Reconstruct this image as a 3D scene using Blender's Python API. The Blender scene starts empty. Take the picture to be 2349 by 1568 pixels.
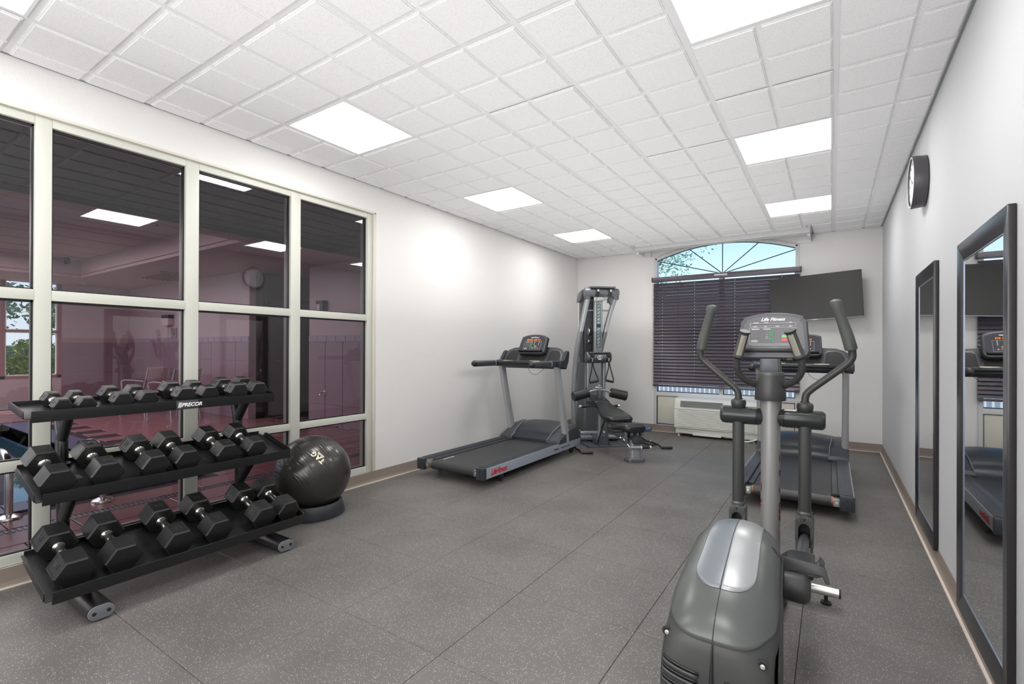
import bpy, bmesh, math, random
from mathutils import Vector, Matrix
random.seed(7)
C = bpy.context.scene.collection
PI = math.pi
# ---------------------------------------------------------------- camera
sc = bpy.context.scene
F_PX, CX, CY = 1108.845, 1174.5, 797.66
YAW, PITCH, ROLL = math.radians(33.463), 0.00195, 0.00396
cd = bpy.data.cameras.new('camera'); cam = bpy.data.objects.new('camera', cd); C.objects.link(cam)
R0 = Vector((math.cos(YAW), math.sin(YAW), 0))
def _w(X, Y, Z): return R0 * X + Vector((-math.sin(YAW), math.cos(YAW), 0)) * Y + Vector((0, 0, 1)) * Z
FWD = _w(0, math.cos(PITCH), math.sin(PITCH)); UP = _w(0, -math.sin(PITCH), math.cos(PITCH))
cr, sr = math.cos(ROLL), math.sin(ROLL)
rx = R0 * cr + UP * sr; ux = R0 * (-sr) + UP * cr
m = Matrix.Identity(4)
for i in range(3):
    m[i][0] = rx[i]; m[i][1] = ux[i]; m[i][2] = -FWD[i]
m[2][3] = 1.25
cam.matrix_world = m
cd.sensor_width = 36; cd.lens = F_PX / 2349 * 36
cd.shift_x = 0; cd.shift_y = (CY - 784) / 2349
cd.clip_start = 0.05; cd.clip_end = 300
sc.camera = cam
# ---------------------------------------------------------------- world, sun, exposure
vs = sc.view_settings
vs.view_transform = 'Standard'; vs.look = 'None'; vs.gamma = 1; vs.exposure = 0.27; vs.use_curve_mapping = False
PANEL = 12.0
al = bpy.data.lights.new('added_ceiling_fill', 'AREA'); al.shape = 'RECTANGLE'; al.size = 2.9; al.size_y = 8.4; al.energy = 54; al.color = (1, .985, .97)  # added fill light facing up to brighten the ceiling, no lamp of the room
ao = bpy.data.objects.new('added_ceiling_fill', al); C.objects.link(ao); ao.location = (-1.53, 2.9, 1.50); ao.rotation_euler = (PI, 0, 0)
a2 = bpy.data.lights.new('added_front_fill', 'AREA'); a2.shape = 'RECTANGLE'; a2.size = 3.4; a2.size_y = 2.0; a2.energy = 72; a2.color = (1, .985, .97)  # added fill light behind the camera, lifts the lower walls
a2o = bpy.data.objects.new('added_front_fill', a2); C.objects.link(a2o); a2o.location = (-1.5, -1.62, 1.5); a2o.rotation_euler = (PI/2, 0, 0)
pl_ = bpy.data.lights.new('added_pool_fill', 'AREA'); pl_.shape = 'RECTANGLE'; pl_.size = 5; pl_.size_y = 7; pl_.energy = 290; pl_.color = (1, .95, .95)  # added area light under the tray, brightens the room beyond the glass
po_ = bpy.data.objects.new('added_pool_fill', pl_); C.objects.link(po_); po_.location = (-9.2, -1.0, 2.88); po_.rotation_euler = (0, 0, 0)
w = bpy.data.worlds.new('sky'); sc.world = w; w.use_nodes = True
nt = w.node_tree; nt.nodes.clear()
bg = nt.nodes.new('ShaderNodeBackground'); wo = nt.nodes.new('ShaderNodeOutputWorld')
tc = nt.nodes.new('ShaderNodeTexCoord'); sx = nt.nodes.new('ShaderNodeSeparateXYZ'); rp = nt.nodes.new('ShaderNodeValToRGB')
nt.links.new(tc.outputs['Generated'], sx.inputs[0]); nt.links.new(sx.outputs['Z'], rp.inputs[0])
rp.color_ramp.elements[0].position = 0.0; rp.color_ramp.elements[0].color = (0.80, 0.88, 0.95, 1)
rp.color_ramp.elements[1].position = 0.6; rp.color_ramp.elements[1].color = (0.13, 0.36, 0.85, 1)
e = rp.color_ramp.elements.new(0.14); e.color = (0.62, 0.80, 0.95, 1)
e = rp.color_ramp.elements.new(0.27); e.color = (0.27, 0.58, 0.93, 1)
nt.links.new(rp.outputs[0], bg.inputs[0]); bg.inputs[1].default_value = 1.15
nt.links.new(bg.outputs[0], wo.inputs[0])
sun = bpy.data.lights.new('sun', 'SUN'); sun.energy = 5.0; sun.angle = 0.02; sun.color = (1, .95, .86)
so = bpy.data.objects.new('sun', sun); C.objects.link(so)
so.rotation_euler = Vector((0.45, 0.26, -0.85)).to_track_quat('-Z', 'Y').to_euler()
sc.cycles.max_bounces = 8; sc.cycles.diffuse_bounces = 4; sc.cycles.glossy_bounces = 5
sc.cycles.transmission_bounces = 6; sc.cycles.transparent_max_bounces = 12
sc.cycles.caustics_reflective = False; sc.cycles.caustics_refractive = False
sc.cycles.use_denoising = True
sc.cycles.sample_clamp_indirect = 6

# ---------------------------------------------------------------- materials
MAT = {}
def srgb(r, g, b):
    f = lambda v: (v/255/12.92) if v/255 <= .04045 else ((v/255+.055)/1.055)**2.4
    return (f(r), f(g), f(b), 1)
def mat(name, col, rough=.5, metal=0, spec=.5, emit=None, estr=0, bump=None, coat=0):
    if name in MAT: return MAT[name]
    m = bpy.data.materials.new(name); m.use_nodes = True; n = m.node_tree
    p = n.nodes['Principled BSDF']
    p.inputs['Base Color'].default_value = col if len(col) == 4 else (*col, 1)
    p.inputs['Roughness'].default_value = rough; p.inputs['Metallic'].default_value = metal
    p.inputs['Specular IOR Level'].default_value = spec
    p.inputs['Coat Weight'].default_value = coat; p.inputs['Coat Roughness'].default_value = .15
    if emit:
        p.inputs['Emission Color'].default_value = (*emit, 1); p.inputs['Emission Strength'].default_value = estr
    if bump:
        sc_, st, dist = bump
        t = n.nodes.new('ShaderNodeTexCoord'); no = n.nodes.new('ShaderNodeTexNoise'); b = n.nodes.new('ShaderNodeBump')
        no.inputs['Scale'].default_value = sc_; no.inputs['Detail'].default_value = 3
        b.inputs['Strength'].default_value = st; b.inputs['Distance'].default_value = dist
        n.links.new(t.outputs['Object'], no.inputs['Vector']); n.links.new(no.outputs['Fac'], b.inputs['Height'])
        n.links.new(b.outputs[0], p.inputs['Normal'])
    MAT[name] = m
    return m
def vary(m, scale, c0, c1, lo=.35, hi=.65, detail=4):
    n = m.node_tree; p = n.nodes['Principled BSDF']
    t = n.nodes.new('ShaderNodeTexCoord'); no = n.nodes.new('ShaderNodeTexNoise'); r = n.nodes.new('ShaderNodeValToRGB')
    no.inputs['Scale'].default_value = scale; no.inputs['Detail'].default_value = detail
    r.color_ramp.elements[0].position = lo; r.color_ramp.elements[0].color = c0
    r.color_ramp.elements[1].position = hi; r.color_ramp.elements[1].color = c1
    n.links.new(t.outputs['Object'], no.inputs['Vector']); n.links.new(no.outputs['Fac'], r.inputs[0])
    n.links.new(r.outputs[0], p.inputs['Base Color'])
    return m
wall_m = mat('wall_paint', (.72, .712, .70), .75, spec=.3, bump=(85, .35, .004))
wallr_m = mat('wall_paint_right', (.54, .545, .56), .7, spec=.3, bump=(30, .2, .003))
ceil_m = mat('ceiling_tile', (.74, .74, .745), .9, spec=.2, bump=(140, .25, .003))
vary(ceil_m, 160, (.70, .70, .70, 1), (.80, .80, .81, 1), .3, .5)
tbar_m = mat('ceiling_grid', (.72, .72, .73), .5)
base_m = mat('cove_base', srgb(138, 126, 117), .55)
caulk_m = mat('caulk', srgb(215, 203, 192), .6)
alu_m = mat('painted_aluminium', srgb(196, 197, 188), .42)
jamb_m = mat('jamb_paint', srgb(206, 202, 190), .5)
gasket_m = mat('gasket', (.012, .012, .014), .4)
black_m = mat('black_steel', (.011, .011, .012), .36, bump=(400, .1, .0005))
cap_m = mat('grey_cap', srgb(105, 108, 112), .5)
rub_m = mat('dumbbell_rubber', (.0105, .0105, .011), .40, bump=(300, .08, .0005))
chrome_m = mat('chrome', (.86, .85, .81), .24, 1)
silver_m = mat('silver_paint', srgb(176, 178, 180), .32, .35)
rail_m = mat('rail_silver', srgb(168, 176, 190), .3, .3)
char_m = mat('charcoal_plastic', srgb(46, 50, 57), .32)
char2_m = mat('graphite_plastic', srgb(62, 64, 69), .38)
dark_m = mat('dark_plastic', srgb(32, 33, 35), .45)
belt_m = mat('tread_belt', srgb(50, 51, 53), .42, bump=(500, .2, .001))
foam_m = mat('foam_grip', srgb(84, 87, 84), .55)
ellg_m = mat('elliptical_grey', srgb(84, 87, 86), .3, .15)
elldr_m = mat('elliptical_drum', srgb(52, 55, 56), .25, .2)
elld_m = mat('elliptical_dark', srgb(58, 59, 59), .4)
ells_m = mat('elliptical_silver', srgb(152, 154, 156), .3, .3)
ells2_m = mat('elliptical_silver_dark', srgb(118, 124, 130), .32, .3)
col_m = mat('column_silver', srgb(154, 154, 153), .34, .3)
gym_m = mat('gym_platinum', srgb(150, 153, 156), .32, .4)
gymd_m = mat('gym_graphite', srgb(100, 103, 108), .34, .3)
vinyl_m = mat('black_vinyl', (.016, .017, .020), .34, bump=(220, .12, .0008))
pad_m = mat('roller_vinyl', (.02, .02, .022), .4)
white_m = mat('white_print', (.85, .85, .85), .5)
red_m = mat('red_print', srgb(196, 22, 40), .5)
green_m = mat('green_print', srgb(70, 150, 105), .5)
greenl_m = mat('green_button', srgb(120, 205, 130), .5)
redb_m = mat('red_button', srgb(205, 88, 92), .5)
orange_m = mat('orange_led', (.9, .25, .03), .5, emit=(1, .32, .05), estr=1.6)
navy_m = mat('navy_print', srgb(52, 62, 84), .5)
blind_m = mat('blind_slat', srgb(76, 70, 80), .36)
ptac_m = mat('unit_plastic', srgb(214, 216, 208), .4)
ptacg_m = mat('unit_grey', srgb(128, 132, 132), .45)
white_frame_m = mat('window_frame', srgb(205, 206, 208), .45)
muntin_m = mat('muntin', (.012, .03, .07), .4)
tv_m = mat('tv_screen', (.010, .010, .010), .28, spec=.3)
tvb_m = mat('tv_body', (.02, .02, .022), .4)
mframe_m = mat('mirror_frame', (.016, .014, .016), .28, coat=.3)
clock_m = mat('clock_case', srgb(72, 70, 74), .4)
clockf_m = mat('clock_face', srgb(215, 217, 222), .5)
ball_m = mat('ball_vinyl', (.032, .031, .029), .2)
strap_m = mat('black_webbing', (.012, .012, .013), .7)
mirror_m = mat('mirror_glass', (.86, .88, .88), .015, 1)
mat_m = mat('rubber_mat', srgb(60, 62, 66), .5)
dpaint_m = mat('pool_paint', srgb(190, 170, 176), .7)
dpaint2_m = mat('pool_ceiling_paint', srgb(176, 146, 152), .8)
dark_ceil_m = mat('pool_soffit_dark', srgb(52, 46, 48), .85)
ptile_m = mat('pool_wall_tile', srgb(146, 120, 132), .3)
ptileb_m = mat('pool_border_tile', srgb(158, 140, 160), .3)
pfl_m = mat('pool_floor_tile', srgb(148, 102, 104), .22, bump=(12, .25, .004))
wgrout_m = mat('pool_wall_grout', srgb(176, 146, 148), .8)
grout_m = mat('pool_grout', srgb(42, 28, 34), .8)
bluet_m = mat('coping_tile', srgb(92, 90, 118), .3)
plastic_w = mat('chair_white', srgb(205, 180, 186), .45)
metal_w = mat('chair_metal', srgb(190, 180, 188), .3, .6)
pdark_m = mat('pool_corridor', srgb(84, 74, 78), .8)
pframe_m = mat('pool_window_frame', srgb(158, 110, 112), .5)
grass_m = mat('lawn', srgb(170, 160, 105), .9); vary(grass_m, 1.5, srgb(170, 150, 96), srgb(120, 132, 62))
road_m = mat('road', srgb(150, 156, 170), .8)
conc_m = mat('concrete', srgb(205, 200, 192), .8)
leaf_m = mat('leaf', srgb(86, 132, 34), .5); vary(leaf_m, 6, srgb(50, 92, 22), srgb(150, 178, 60))
leafd_m = mat('leaf_dark', srgb(96, 128, 84), .5); vary(leafd_m, 3, srgb(70, 104, 62), srgb(150, 172, 128))
leafb_m = mat('leaf_blue', srgb(110, 165, 150), .6); vary(leafb_m, 5, srgb(90, 150, 135), srgb(190, 215, 195))
bark_m = mat('bark', srgb(96, 80, 66), .9)
pinkwall_m = mat('garden_wall', srgb(214, 188, 196), .8)
fence_m = mat('white_fence', srgb(235, 238, 242), .6)
fencepost_m = mat('blue_siding', srgb(225, 232, 238), .7)
water_m = mat('water', (.03, .07, .10), .03, spec=.6)

def glass(name, tint, ior=1.45):
    m = bpy.data.materials.new(name); m.use_nodes = True; n = m.node_tree; n.nodes.clear()
    o = n.nodes.new('ShaderNodeOutputMaterial'); mx = n.nodes.new('ShaderNodeMixShader')
    tr = n.nodes.new('ShaderNodeBsdfTransparent'); gl = n.nodes.new('ShaderNodeBsdfGlossy'); fr = n.nodes.new('ShaderNodeFresnel')
    tr.inputs[0].default_value = tint; gl.inputs['Roughness'].default_value = .004; gl.inputs[0].default_value = (.95, .95, .97, 1)
    fr.inputs[0].default_value = ior
    n.links.new(fr.outputs[0], mx.inputs[0]); n.links.new(tr.outputs[0], mx.inputs[1]); n.links.new(gl.outputs[0], mx.inputs[2])
    n.links.new(mx.outputs[0], o.inputs[0]); MAT[name] = m
    return m
glass_in = glass('interior_glass', (.74, .71, .74, 1), 1.72)
glass_out = glass('window_glass', (.93, .96, .97, 1), 1.12)

# rubber floor: grey with light flecks
def rubber():
    m = mat('rubber_floor', srgb(96, 95, 96), .42, spec=.45); n = m.node_tree; p = n.nodes['Principled BSDF']
    g = n.nodes.new('ShaderNodeNewGeometry')
    v = n.nodes.new('ShaderNodeTexVoronoi'); v.inputs['Scale'].default_value = 185; v.inputs['Randomness'].default_value = 1
    n.links.new(g.outputs['Position'], v.inputs['Vector'])
    lt = n.nodes.new('ShaderNodeMath'); lt.operation = 'LESS_THAN'; lt.inputs[1].default_value = .265
    n.links.new(v.outputs['Distance'], lt.inputs[0])
    sep = n.nodes.new('ShaderNodeSeparateColor'); n.links.new(v.outputs['Color'], sep.inputs[0])
    gt = n.nodes.new('ShaderNodeMath'); gt.operation = 'GREATER_THAN'; gt.inputs[1].default_value = .66
    n.links.new(sep.outputs[0], gt.inputs[0])
    mu = n.nodes.new('ShaderNodeMath'); mu.operation = 'MULTIPLY'
    n.links.new(lt.outputs[0], mu.inputs[0]); n.links.new(gt.outputs[0], mu.inputs[1])
    no = n.nodes.new('ShaderNodeTexNoise'); no.inputs['Scale'].default_value = 2.2; no.inputs['Detail'].default_value = 5
    n.links.new(g.outputs['Position'], no.inputs['Vector'])
    r = n.nodes.new('ShaderNodeValToRGB'); r.color_ramp.elements[0].position = .3; r.color_ramp.elements[0].color = srgb(90, 87, 85)
    r.color_ramp.elements[1].position = .7; r.color_ramp.elements[1].color = srgb(108, 105, 103)
    n.links.new(no.outputs['Fac'], r.inputs[0])
    mx = n.nodes.new('ShaderNodeMix'); mx.data_type = 'RGBA'
    n.links.new(mu.outputs[0], mx.inputs[0]); n.links.new(r.outputs[0], mx.inputs[6]); mx.inputs[7].default_value = srgb(202, 196, 186)
    n.links.new(mx.outputs[2], p.inputs['Base Color'])
    b = n.nodes.new('ShaderNodeBump'); b.inputs['Strength'].default_value = .25; b.inputs['Distance'].default_value = .002
    n2 = n.nodes.new('ShaderNodeTexNoise'); n2.inputs['Scale'].default_value = 320
    n.links.new(g.outputs['Position'], n2.inputs['Vector']); n.links.new(n2.outputs['Fac'], b.inputs['Height']); n.links.new(b.outputs[0], p.inputs['Normal'])
    return m
rubber_m = rubber()

# ---------------------------------------------------------------- geometry helpers
def V(*a): return Vector(a)
class MB:
    def __init__(s): s.v = []; s.f = []
    def add(s, vs_, fs):
        o = len(s.v); s.v += [tuple(v) for v in vs_]; s.f += [[i + o for i in f] for f in fs]; return s
    def box(s, x0, x1, y0, y1, z0, z1, M=None):
        vv = [V(x, y, z) for x in (x0, x1) for y in (y0, y1) for z in (z0, z1)]
        if M: vv = [M @ q for q in vv]
        return s.add(vv, [(0, 1, 3, 2), (4, 6, 7, 5), (0, 4, 5, 1), (2, 3, 7, 6), (0, 2, 6, 4), (1, 5, 7, 3)])
    def prism(s, poly, lo, hi, axis='y', M=None):
        # poly: 2D list; axis x: (y,z), axis y: (x,z), axis z: (x,y)
        def mk(a, b, t):
            return {'x': V(t, a, b), 'y': V(a, t, b), 'z': V(a, b, t)}[axis]
        n = len(poly)
        vv = [mk(a, b, lo) for a, b in poly] + [mk(a, b, hi) for a, b in poly]
        if M: vv = [M @ q for q in vv]
        fs = [list(range(n))[::-1], list(range(n, 2 * n))] + [(i, (i + 1) % n, n + (i + 1) % n, n + i) for i in range(n)]
        return s.add(vv, fs)
    def loft(s, rings, cap=True, closed=True):
        n = len(rings[0]); vv = [q for r in rings for q in r]; fs = []
        for k in range(len(rings) - 1):
            for i in range(n if closed else n - 1):
                j = (i + 1) % n
                fs.append((k*n+i, k*n+j, (k+1)*n+j, (k+1)*n+i))
        if cap: fs.append(list(range(n))[::-1]); fs.append(list(range((len(rings)-1)*n, len(rings)*n)))
        return s.add(vv, fs)
    def tube(s, pts, r, n=12, cap=True, ry=None, up=None):
        pts = [Vector(p) for p in pts]; rs = r if isinstance(r, (list, tuple)) else [r] * len(pts)
        rings = []; prev = None
        for i, p in enumerate(pts):
            a = pts[max(i-1, 0)]; b = pts[min(i+1, len(pts)-1)]; t = (b - a).normalized()
            if prev is None:
                u = Vector(up) if up else (V(0, 0, 1) if abs(t.z) < .9 else V(1, 0, 0))
            else: u = prev
            u = (u - t * u.dot(t)).normalized(); prev = u; v = t.cross(u)
            k = (ry / rs[0]) if ry else 1
            rings.append([p + u * rs[i] * math.cos(2*PI*j/n) + v * rs[i] * k * math.sin(2*PI*j/n) for j in range(n)])
        return s.loft(rings, cap)
    def cyl(s, p0, p1, r, r1=None, n=20): return s.tube([p0, p1], [r, r if r1 is None else r1], n)
    def lathe(s, prof, c=(0, 0, 0), axis=(0, 0, 1), n=32, cap=True):
        ax = Vector(axis).normalized(); u = ax.orthogonal().normalized(); v = ax.cross(u); c = Vector(c)
        return s.loft([[c + ax*h_ + (u*math.cos(2*PI*j/n) + v*math.sin(2*PI*j/n))*max(r, 1e-5) for j in range(n)] for r, h_ in prof], cap)
    def rrect(s, x0, x1, y0, y1, z0, z1, r, axis='z', seg=5, M=None):
        """rounded rectangle extruded along axis"""
        A = {'z': (x0, x1, y0, y1, z0, z1), 'y': (x0, x1, z0, z1, y0, y1), 'x': (y0, y1, z0, z1, x0, x1)}[axis]
        return s.prism(rpoly(A[0], A[1], A[2], A[3], r, seg), A[4], A[5], axis, M)
def rpoly(a0, a1, b0, b1, r, seg=5):
    pts = []
    for cx_, cy_, st in ((a1-r, b1-r, 0), (a0+r, b1-r, 90), (a0+r, b0+r, 180), (a1-r, b0+r, 270)):
        for k in range(seg+1):
            t = math.radians(st + 90*k/seg); pts.append((cx_ + r*math.cos(t), cy_ + r*math.sin(t)))
    return pts
def smooth_path(pts, n=6):
    P = [Vector(p) for p in pts]; P = [P[0]*2-P[1]] + P + [P[-1]*2-P[-2]]; out = []
    for i in range(1, len(P)-2):
        for k in range(n):
            t = k/n; a, b, c, d = P[i-1], P[i], P[i+1], P[i+2]
            out.append(.5*((2*b) + (c-a)*t + (2*a-5*b+4*c-d)*t*t + (3*b-a-3*c+d)*t**3))
    out.append(P[-2]); return out
def build(name, mb, material, parent=None, bevel=0, smooth=35, kind=None, label=None, seg=2):
    me = bpy.data.meshes.new(name); me.from_pydata(mb.v, [], mb.f); me.validate()
    bm = bmesh.new(); bm.from_mesh(me); bmesh.ops.recalc_face_normals(bm, faces=bm.faces)
    if bevel:
        ed = [e for e in bm.edges if len(e.link_faces) == 2 and e.calc_face_angle(0) > math.radians(28)]
        bmesh.ops.bevel(bm, geom=ed, offset=bevel, segments=seg, affect='EDGES', profile=.6, clamp_overlap=True)
    bm.to_mesh(me); bm.free()
    if smooth:
        me.shade_smooth(); me.set_sharp_from_angle(angle=math.radians(smooth))
    me.materials.append(material if material else wall_m)
    o = bpy.data.objects.new(name, me); C.objects.link(o)
    if parent: o.parent = parent
    if kind: o['kind'] = kind
    if label: o['label'] = label
    return o
def share(src, name, parent, loc=(0, 0, 0), rot=(0, 0, 0)):
    o = bpy.data.objects.new(name, src.data); C.objects.link(o); o.parent = parent; o.location = loc; o.rotation_euler = rot
    return o
def thing(name, label, cat, loc=(0, 0, 0), rotz=0, group=None):
    o = bpy.data.objects.new(name, None); C.objects.link(o); o.empty_display_size = .1
    o.location = loc; o.rotation_euler = (0, 0, rotz); tag(o, label, cat, group)
    return o
def tag(o, label, cat, group=None):
    o['label'] = label; o['category'] = cat
    if group: o['group'] = group
    return o
def struct(name, mb, material, bevel=0, smooth=0):
    o = build(name, mb, material, None, bevel, smooth); o['kind'] = 'structure'; return o
def sroot(name):
    o = bpy.data.objects.new(name, None); C.objects.link(o); o['kind'] = 'structure'; return o
_TXT = {}
def text(body, size, o, xd, yd, parent, material, extrude=.0006, shear=0, align='LEFT', name='lettering', bold=0, spacing=1.0, fn=None, label=None):
    key = (body, size, extrude, shear, align, bold, spacing)
    if key not in _TXT:
        cu = bpy.data.curves.new('txt', 'FONT'); cu.body = body; cu.size = size; cu.extrude = extrude; cu.shear = shear
        cu.align_x = align; cu.align_y = 'CENTER'; cu.offset = bold; cu.space_character = spacing; cu.resolution_u = 3
        ob = bpy.data.objects.new('txt', cu); C.objects.link(ob); bpy.context.view_layer.update()
        me = bpy.data.meshes.new_from_object(ob.evaluated_get(bpy.context.evaluated_depsgraph_get()))
        bpy.data.objects.remove(ob); _TXT[key] = me
    me = _TXT[key].copy(); me.name = name; me.materials.clear(); me.materials.append(material)
    x = Vector(xd).normalized(); y = Vector(yd); y = (y - x*y.dot(x)).normalized(); z = x.cross(y); o = Vector(o)
    for v in me.vertices:
        q = v.co.copy()
        v.co = fn(q) if fn else o + x*q.x + y*q.y + z*q.z
    ob = bpy.data.objects.new(name, me); C.objects.link(ob)
    if parent: ob.parent = parent
    if label: ob['label'] = label
    return ob
# ---------------------------------------------------------------- room dimensions
XL, XR, YF, YB, HZ = -3.578, 0.520, 7.424, -1.70, 2.771
XG = -3.638
# ================================================================ structure
# floor: rubber tiles laid on a slab
fl = struct('floor', MB().box(XL-.02, XR+.12, YB, YF+.05, -.12, -.008), dark_m)
S = .6096; ox, oy = -1.3326, 1.4823
def ftile(x0, x1, y0, y1):
    g = .0009; a = [(x0+g, y0+g), (x1-g, y0+g), (x1-g, y1-g), (x0+g, y1-g)]
    c = .0012; b = [(x0+g+c, y0+g+c), (x1-g-c, y0+g+c), (x1-g-c, y1-g-c), (x0+g+c, y1-g-c)]
    mb = MB(); vv = [V(x, y, -.012) for x, y in a] + [V(x, y, -.0015) for x, y in a] + [V(x, y, 0) for x, y in b]
    mb.add(vv, [(3, 2, 1, 0), (8, 9, 10, 11)] + [(i, (i+1) % 4, 4+(i+1) % 4, 4+i) for i in range(4)] + [(4+i, 4+(i+1) % 4, 8+(i+1) % 4, 8+i) for i in range(4)])
    return mb
full_tile = None
ix = range(math.floor((XL-ox)/S), math.ceil((XR-ox)/S)); iy = range(math.floor((YB-oy)/S), math.ceil((YF-oy)/S))
for i in ix:
    for j in iy:
        x0, x1, y0, y1 = ox+i*S, ox+(i+1)*S, oy+j*S, oy+(j+1)*S
        cx0, cx1, cy0, cy1 = max(x0, XL), min(x1, XR), max(y0, YB), min(y1, YF)
        if (cx0, cx1, cy0, cy1) == (x0, x1, y0, y1):
            if full_tile is None:
                full_tile = build('tile', ftile(0, S, 0, S), rubber_m, fl, 0, 0); full_tile.location = (x0, y0, 0)
            else: share(full_tile, 'tile', fl, (x0, y0, 0))
        else:
            t = build('tile', ftile(0, cx1-cx0, 0, cy1-cy0), rubber_m, fl, 0, 0); t.location = (cx0, cy0, 0)
# left wall with storefront opening (y -1.0 .. 3.085, z .10 .. 2.52)
OY0, OY1, OZ0, OZ1 = -1.45, 3.085, .10, 2.52
struct('wall_left', MB().box(XL-.16, XL, OY1, YF+.2, -.1, HZ+.25).box(XL-.16, XL, YB, OY1, OZ1, HZ+.25)
       .box(XL-.16, XL, YB, OY1, -.1, OZ0-.004).box(XL-.16, XL, YB, OY0, OZ0-.004, OZ1), wall_m)
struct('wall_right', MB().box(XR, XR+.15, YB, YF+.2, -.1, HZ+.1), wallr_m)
struct('wall_front', MB().box(XL-.2, XR+.2, YB-.15, YB, -.1, HZ+.1), wall_m)
# far wall with arched opening
WX0, WX1, WZ0 = -2.28, -.358, .11
AXC, ASP, ARI = -1.319, 2.645, .17
def arch(hw, spring, rise, n=28, xc=AXC):
    Rr = (hw*hw + rise*rise)/(2*rise); a = math.asin(hw/Rr)
    return [(xc + Rr*math.sin(-a + 2*a*k/n), spring + rise - Rr + Rr*math.cos(-a + 2*a*k/n)) for k in range(n+1)]
ar = arch(.961, ASP, ARI)
wb = MB().box(XL-.1, WX0, YF, YF+.2, -.1, 3.15).box(WX1, XR+.1, YF, YF+.2, -.1, 3.15).box(WX0, WX1, YF, YF+.2, -.1, WZ0)
for (a, b) in zip(ar[:-1], ar[1:]): wb.prism([a, b, (b[0], 3.15), (a[0], 3.15)], YF, YF+.2, 'y')
struct('wall_back', wb, wall_m)
# ceiling with recessed pocket before the arched window
PX0, PX1, PY = -2.42, -.245, 7.04
cl = struct('ceiling', MB().box(XL-.1, XR+.1, YB, PY, HZ+.012, HZ+.1).box(XL-.1, PX0, PY, YF+.1, HZ+.012, HZ+.1).box(PX1, XR+.1, PY, YF+.1, HZ+.012, HZ+.1)
            .box(PX0-.05, PX1+.05, PY-.05, YF+.1, 3.05, 3.1).box(PX0-.03, PX0, PY-.03, YF, HZ, 3.08).box(PX1, PX1+.03, PY-.03, YF, HZ, 3.08).box(PX0, PX1, PY-.03, PY, HZ, 3.08), tbar_m)
G = .625; gx0, gy0 = -3.107, 1.88
def ctile(x0, x1, y0, y1, dz=0, full=None):
    """2x2 ft tegular panel scored into quarter cells with stepped edges, hanging face down"""
    mb = MB(); fx0, fx1, fy0, fy1 = full
    xs = sorted({x0, x1} | ({fx0+G/2} if x0 < fx0+G/2 < x1 else set())); ys = sorted({y0, y1} | ({fy0+G/2} if y0 < fy0+G/2 < y1 else set()))
    mb.box(x0+.012, x1-.012, y0+.012, y1-.012, HZ+.0005+dz, HZ+.007+dz)
    for a, b in zip(xs[:-1], xs[1:]):
        for c, d in zip(ys[:-1], ys[1:]):
            if b-a < .03 or d-c < .03: continue
            def ins(v, lo): # wider inset at panel edges, narrower at score
                return .012 if v in (x0, x1, y0, y1) else .006
            l, r_, bo, to = a+ins(a, 0), b-ins(b, 0), c+ins(c, 0), d-ins(d, 0)
            lv = [(0, .006), (0, 0), (.006, 0), (.006, -.005), (.013, -.005), (.013, -.010)]
            rings = [[V(l+i_, bo+i_, HZ+z+dz), V(r_-i_, bo+i_, HZ+z+dz), V(r_-i_, to-i_, HZ+z+dz), V(l+i_, to-i_, HZ+z+dz)] for i_, z in lv]
            mb.loft(rings, True)
    return mb
LIGHTS = []
def xl_lines(lo, hi, g0):
    k = math.floor((lo-g0)/G); out = []
    while g0+k*G < hi: out.append((g0+k*G, g0+(k+1)*G)); k += 1
    return out
fixt = [(-3.107, y) for y in (5.63, 3.755, 1.88, .005, -1.87)] + [(-.607, y) for y in (5.63, 3.755, 1.88, .005, -1.87)]
for (fx0, fx1) in xl_lines(XL, XR, gx0):
    for (fy0, fy1) in xl_lines(YB, YF, gy0):
        if any(abs(fx0-a) < .05 and abs(fy0-b) < .05 for a, b in fixt): continue
        x0, x1, y0, y1 = max(fx0, XL), min(fx1, XR), max(fy0, YB), min(fy1, YF)
        if y1 > PY and x1 > PX0+.02 and x0 < PX1-.02:
            if y0 >= PY-.03: 
                # split around pocket
                if x0 < PX0-.02: x1 = PX0-.03
                elif x1 > PX1+.02: x0 = PX1+.03
                else: continue
            else:
                if x0 >= PX0-.02 and x1 <= PX1+.02: y1 = PY-.02
                elif x0 < PX0:
                    t_ = build('tile', ctile(PX0, x1, y0, PY-.02, 0, (fx0, fx1, fy0, fy1)), ceil_m, cl, 0, 0); x1 = PX0-.03
                else:
                    t_ = build('tile', ctile(x0, PX1, y0, PY-.02, 0, (fx0, fx1, fy0, fy1)), ceil_m, cl, 0, 0); x0 = PX1+.03
        if x1-x0 < .05 or y1-y0 < .05: continue
        sag = random.choice([0, 0, 0, 0, -.001, -.0025])
        build('tile', ctile(x0, x1, y0, y1, sag, (fx0, fx1, fy0, fy1)), ceil_m, cl, 0, 0)
for (fx0, fx1) in xl_lines(XL, XR, gx0)[1:]:
    build('grid_bar', MB().box(fx0-.012, fx0+.012, YB, PY if PX0 < fx0 < PX1 else YF, HZ-.001, HZ+.012), tbar_m, cl, 0, 0)
for (fy0, fy1) in xl_lines(YB, YF, gy0)[1:]:
    build('grid_bar', MB().box(XL, XR, fy0-.012, fy0+.012, HZ, HZ+.012), tbar_m, cl, 0, 0)
build('wall_angle', MB().box(XL, XL+.012, YB, YF, HZ-.004, HZ+.01).box(XR-.012, XR, YB, YF, HZ-.004, HZ+.01).box(XL, PX0, YF-.012, YF, HZ-.004, HZ+.01).box(PX1, XR, YF-.012, YF, HZ-.004, HZ+.01), ptacg_m, cl, 0, 0)
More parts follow.
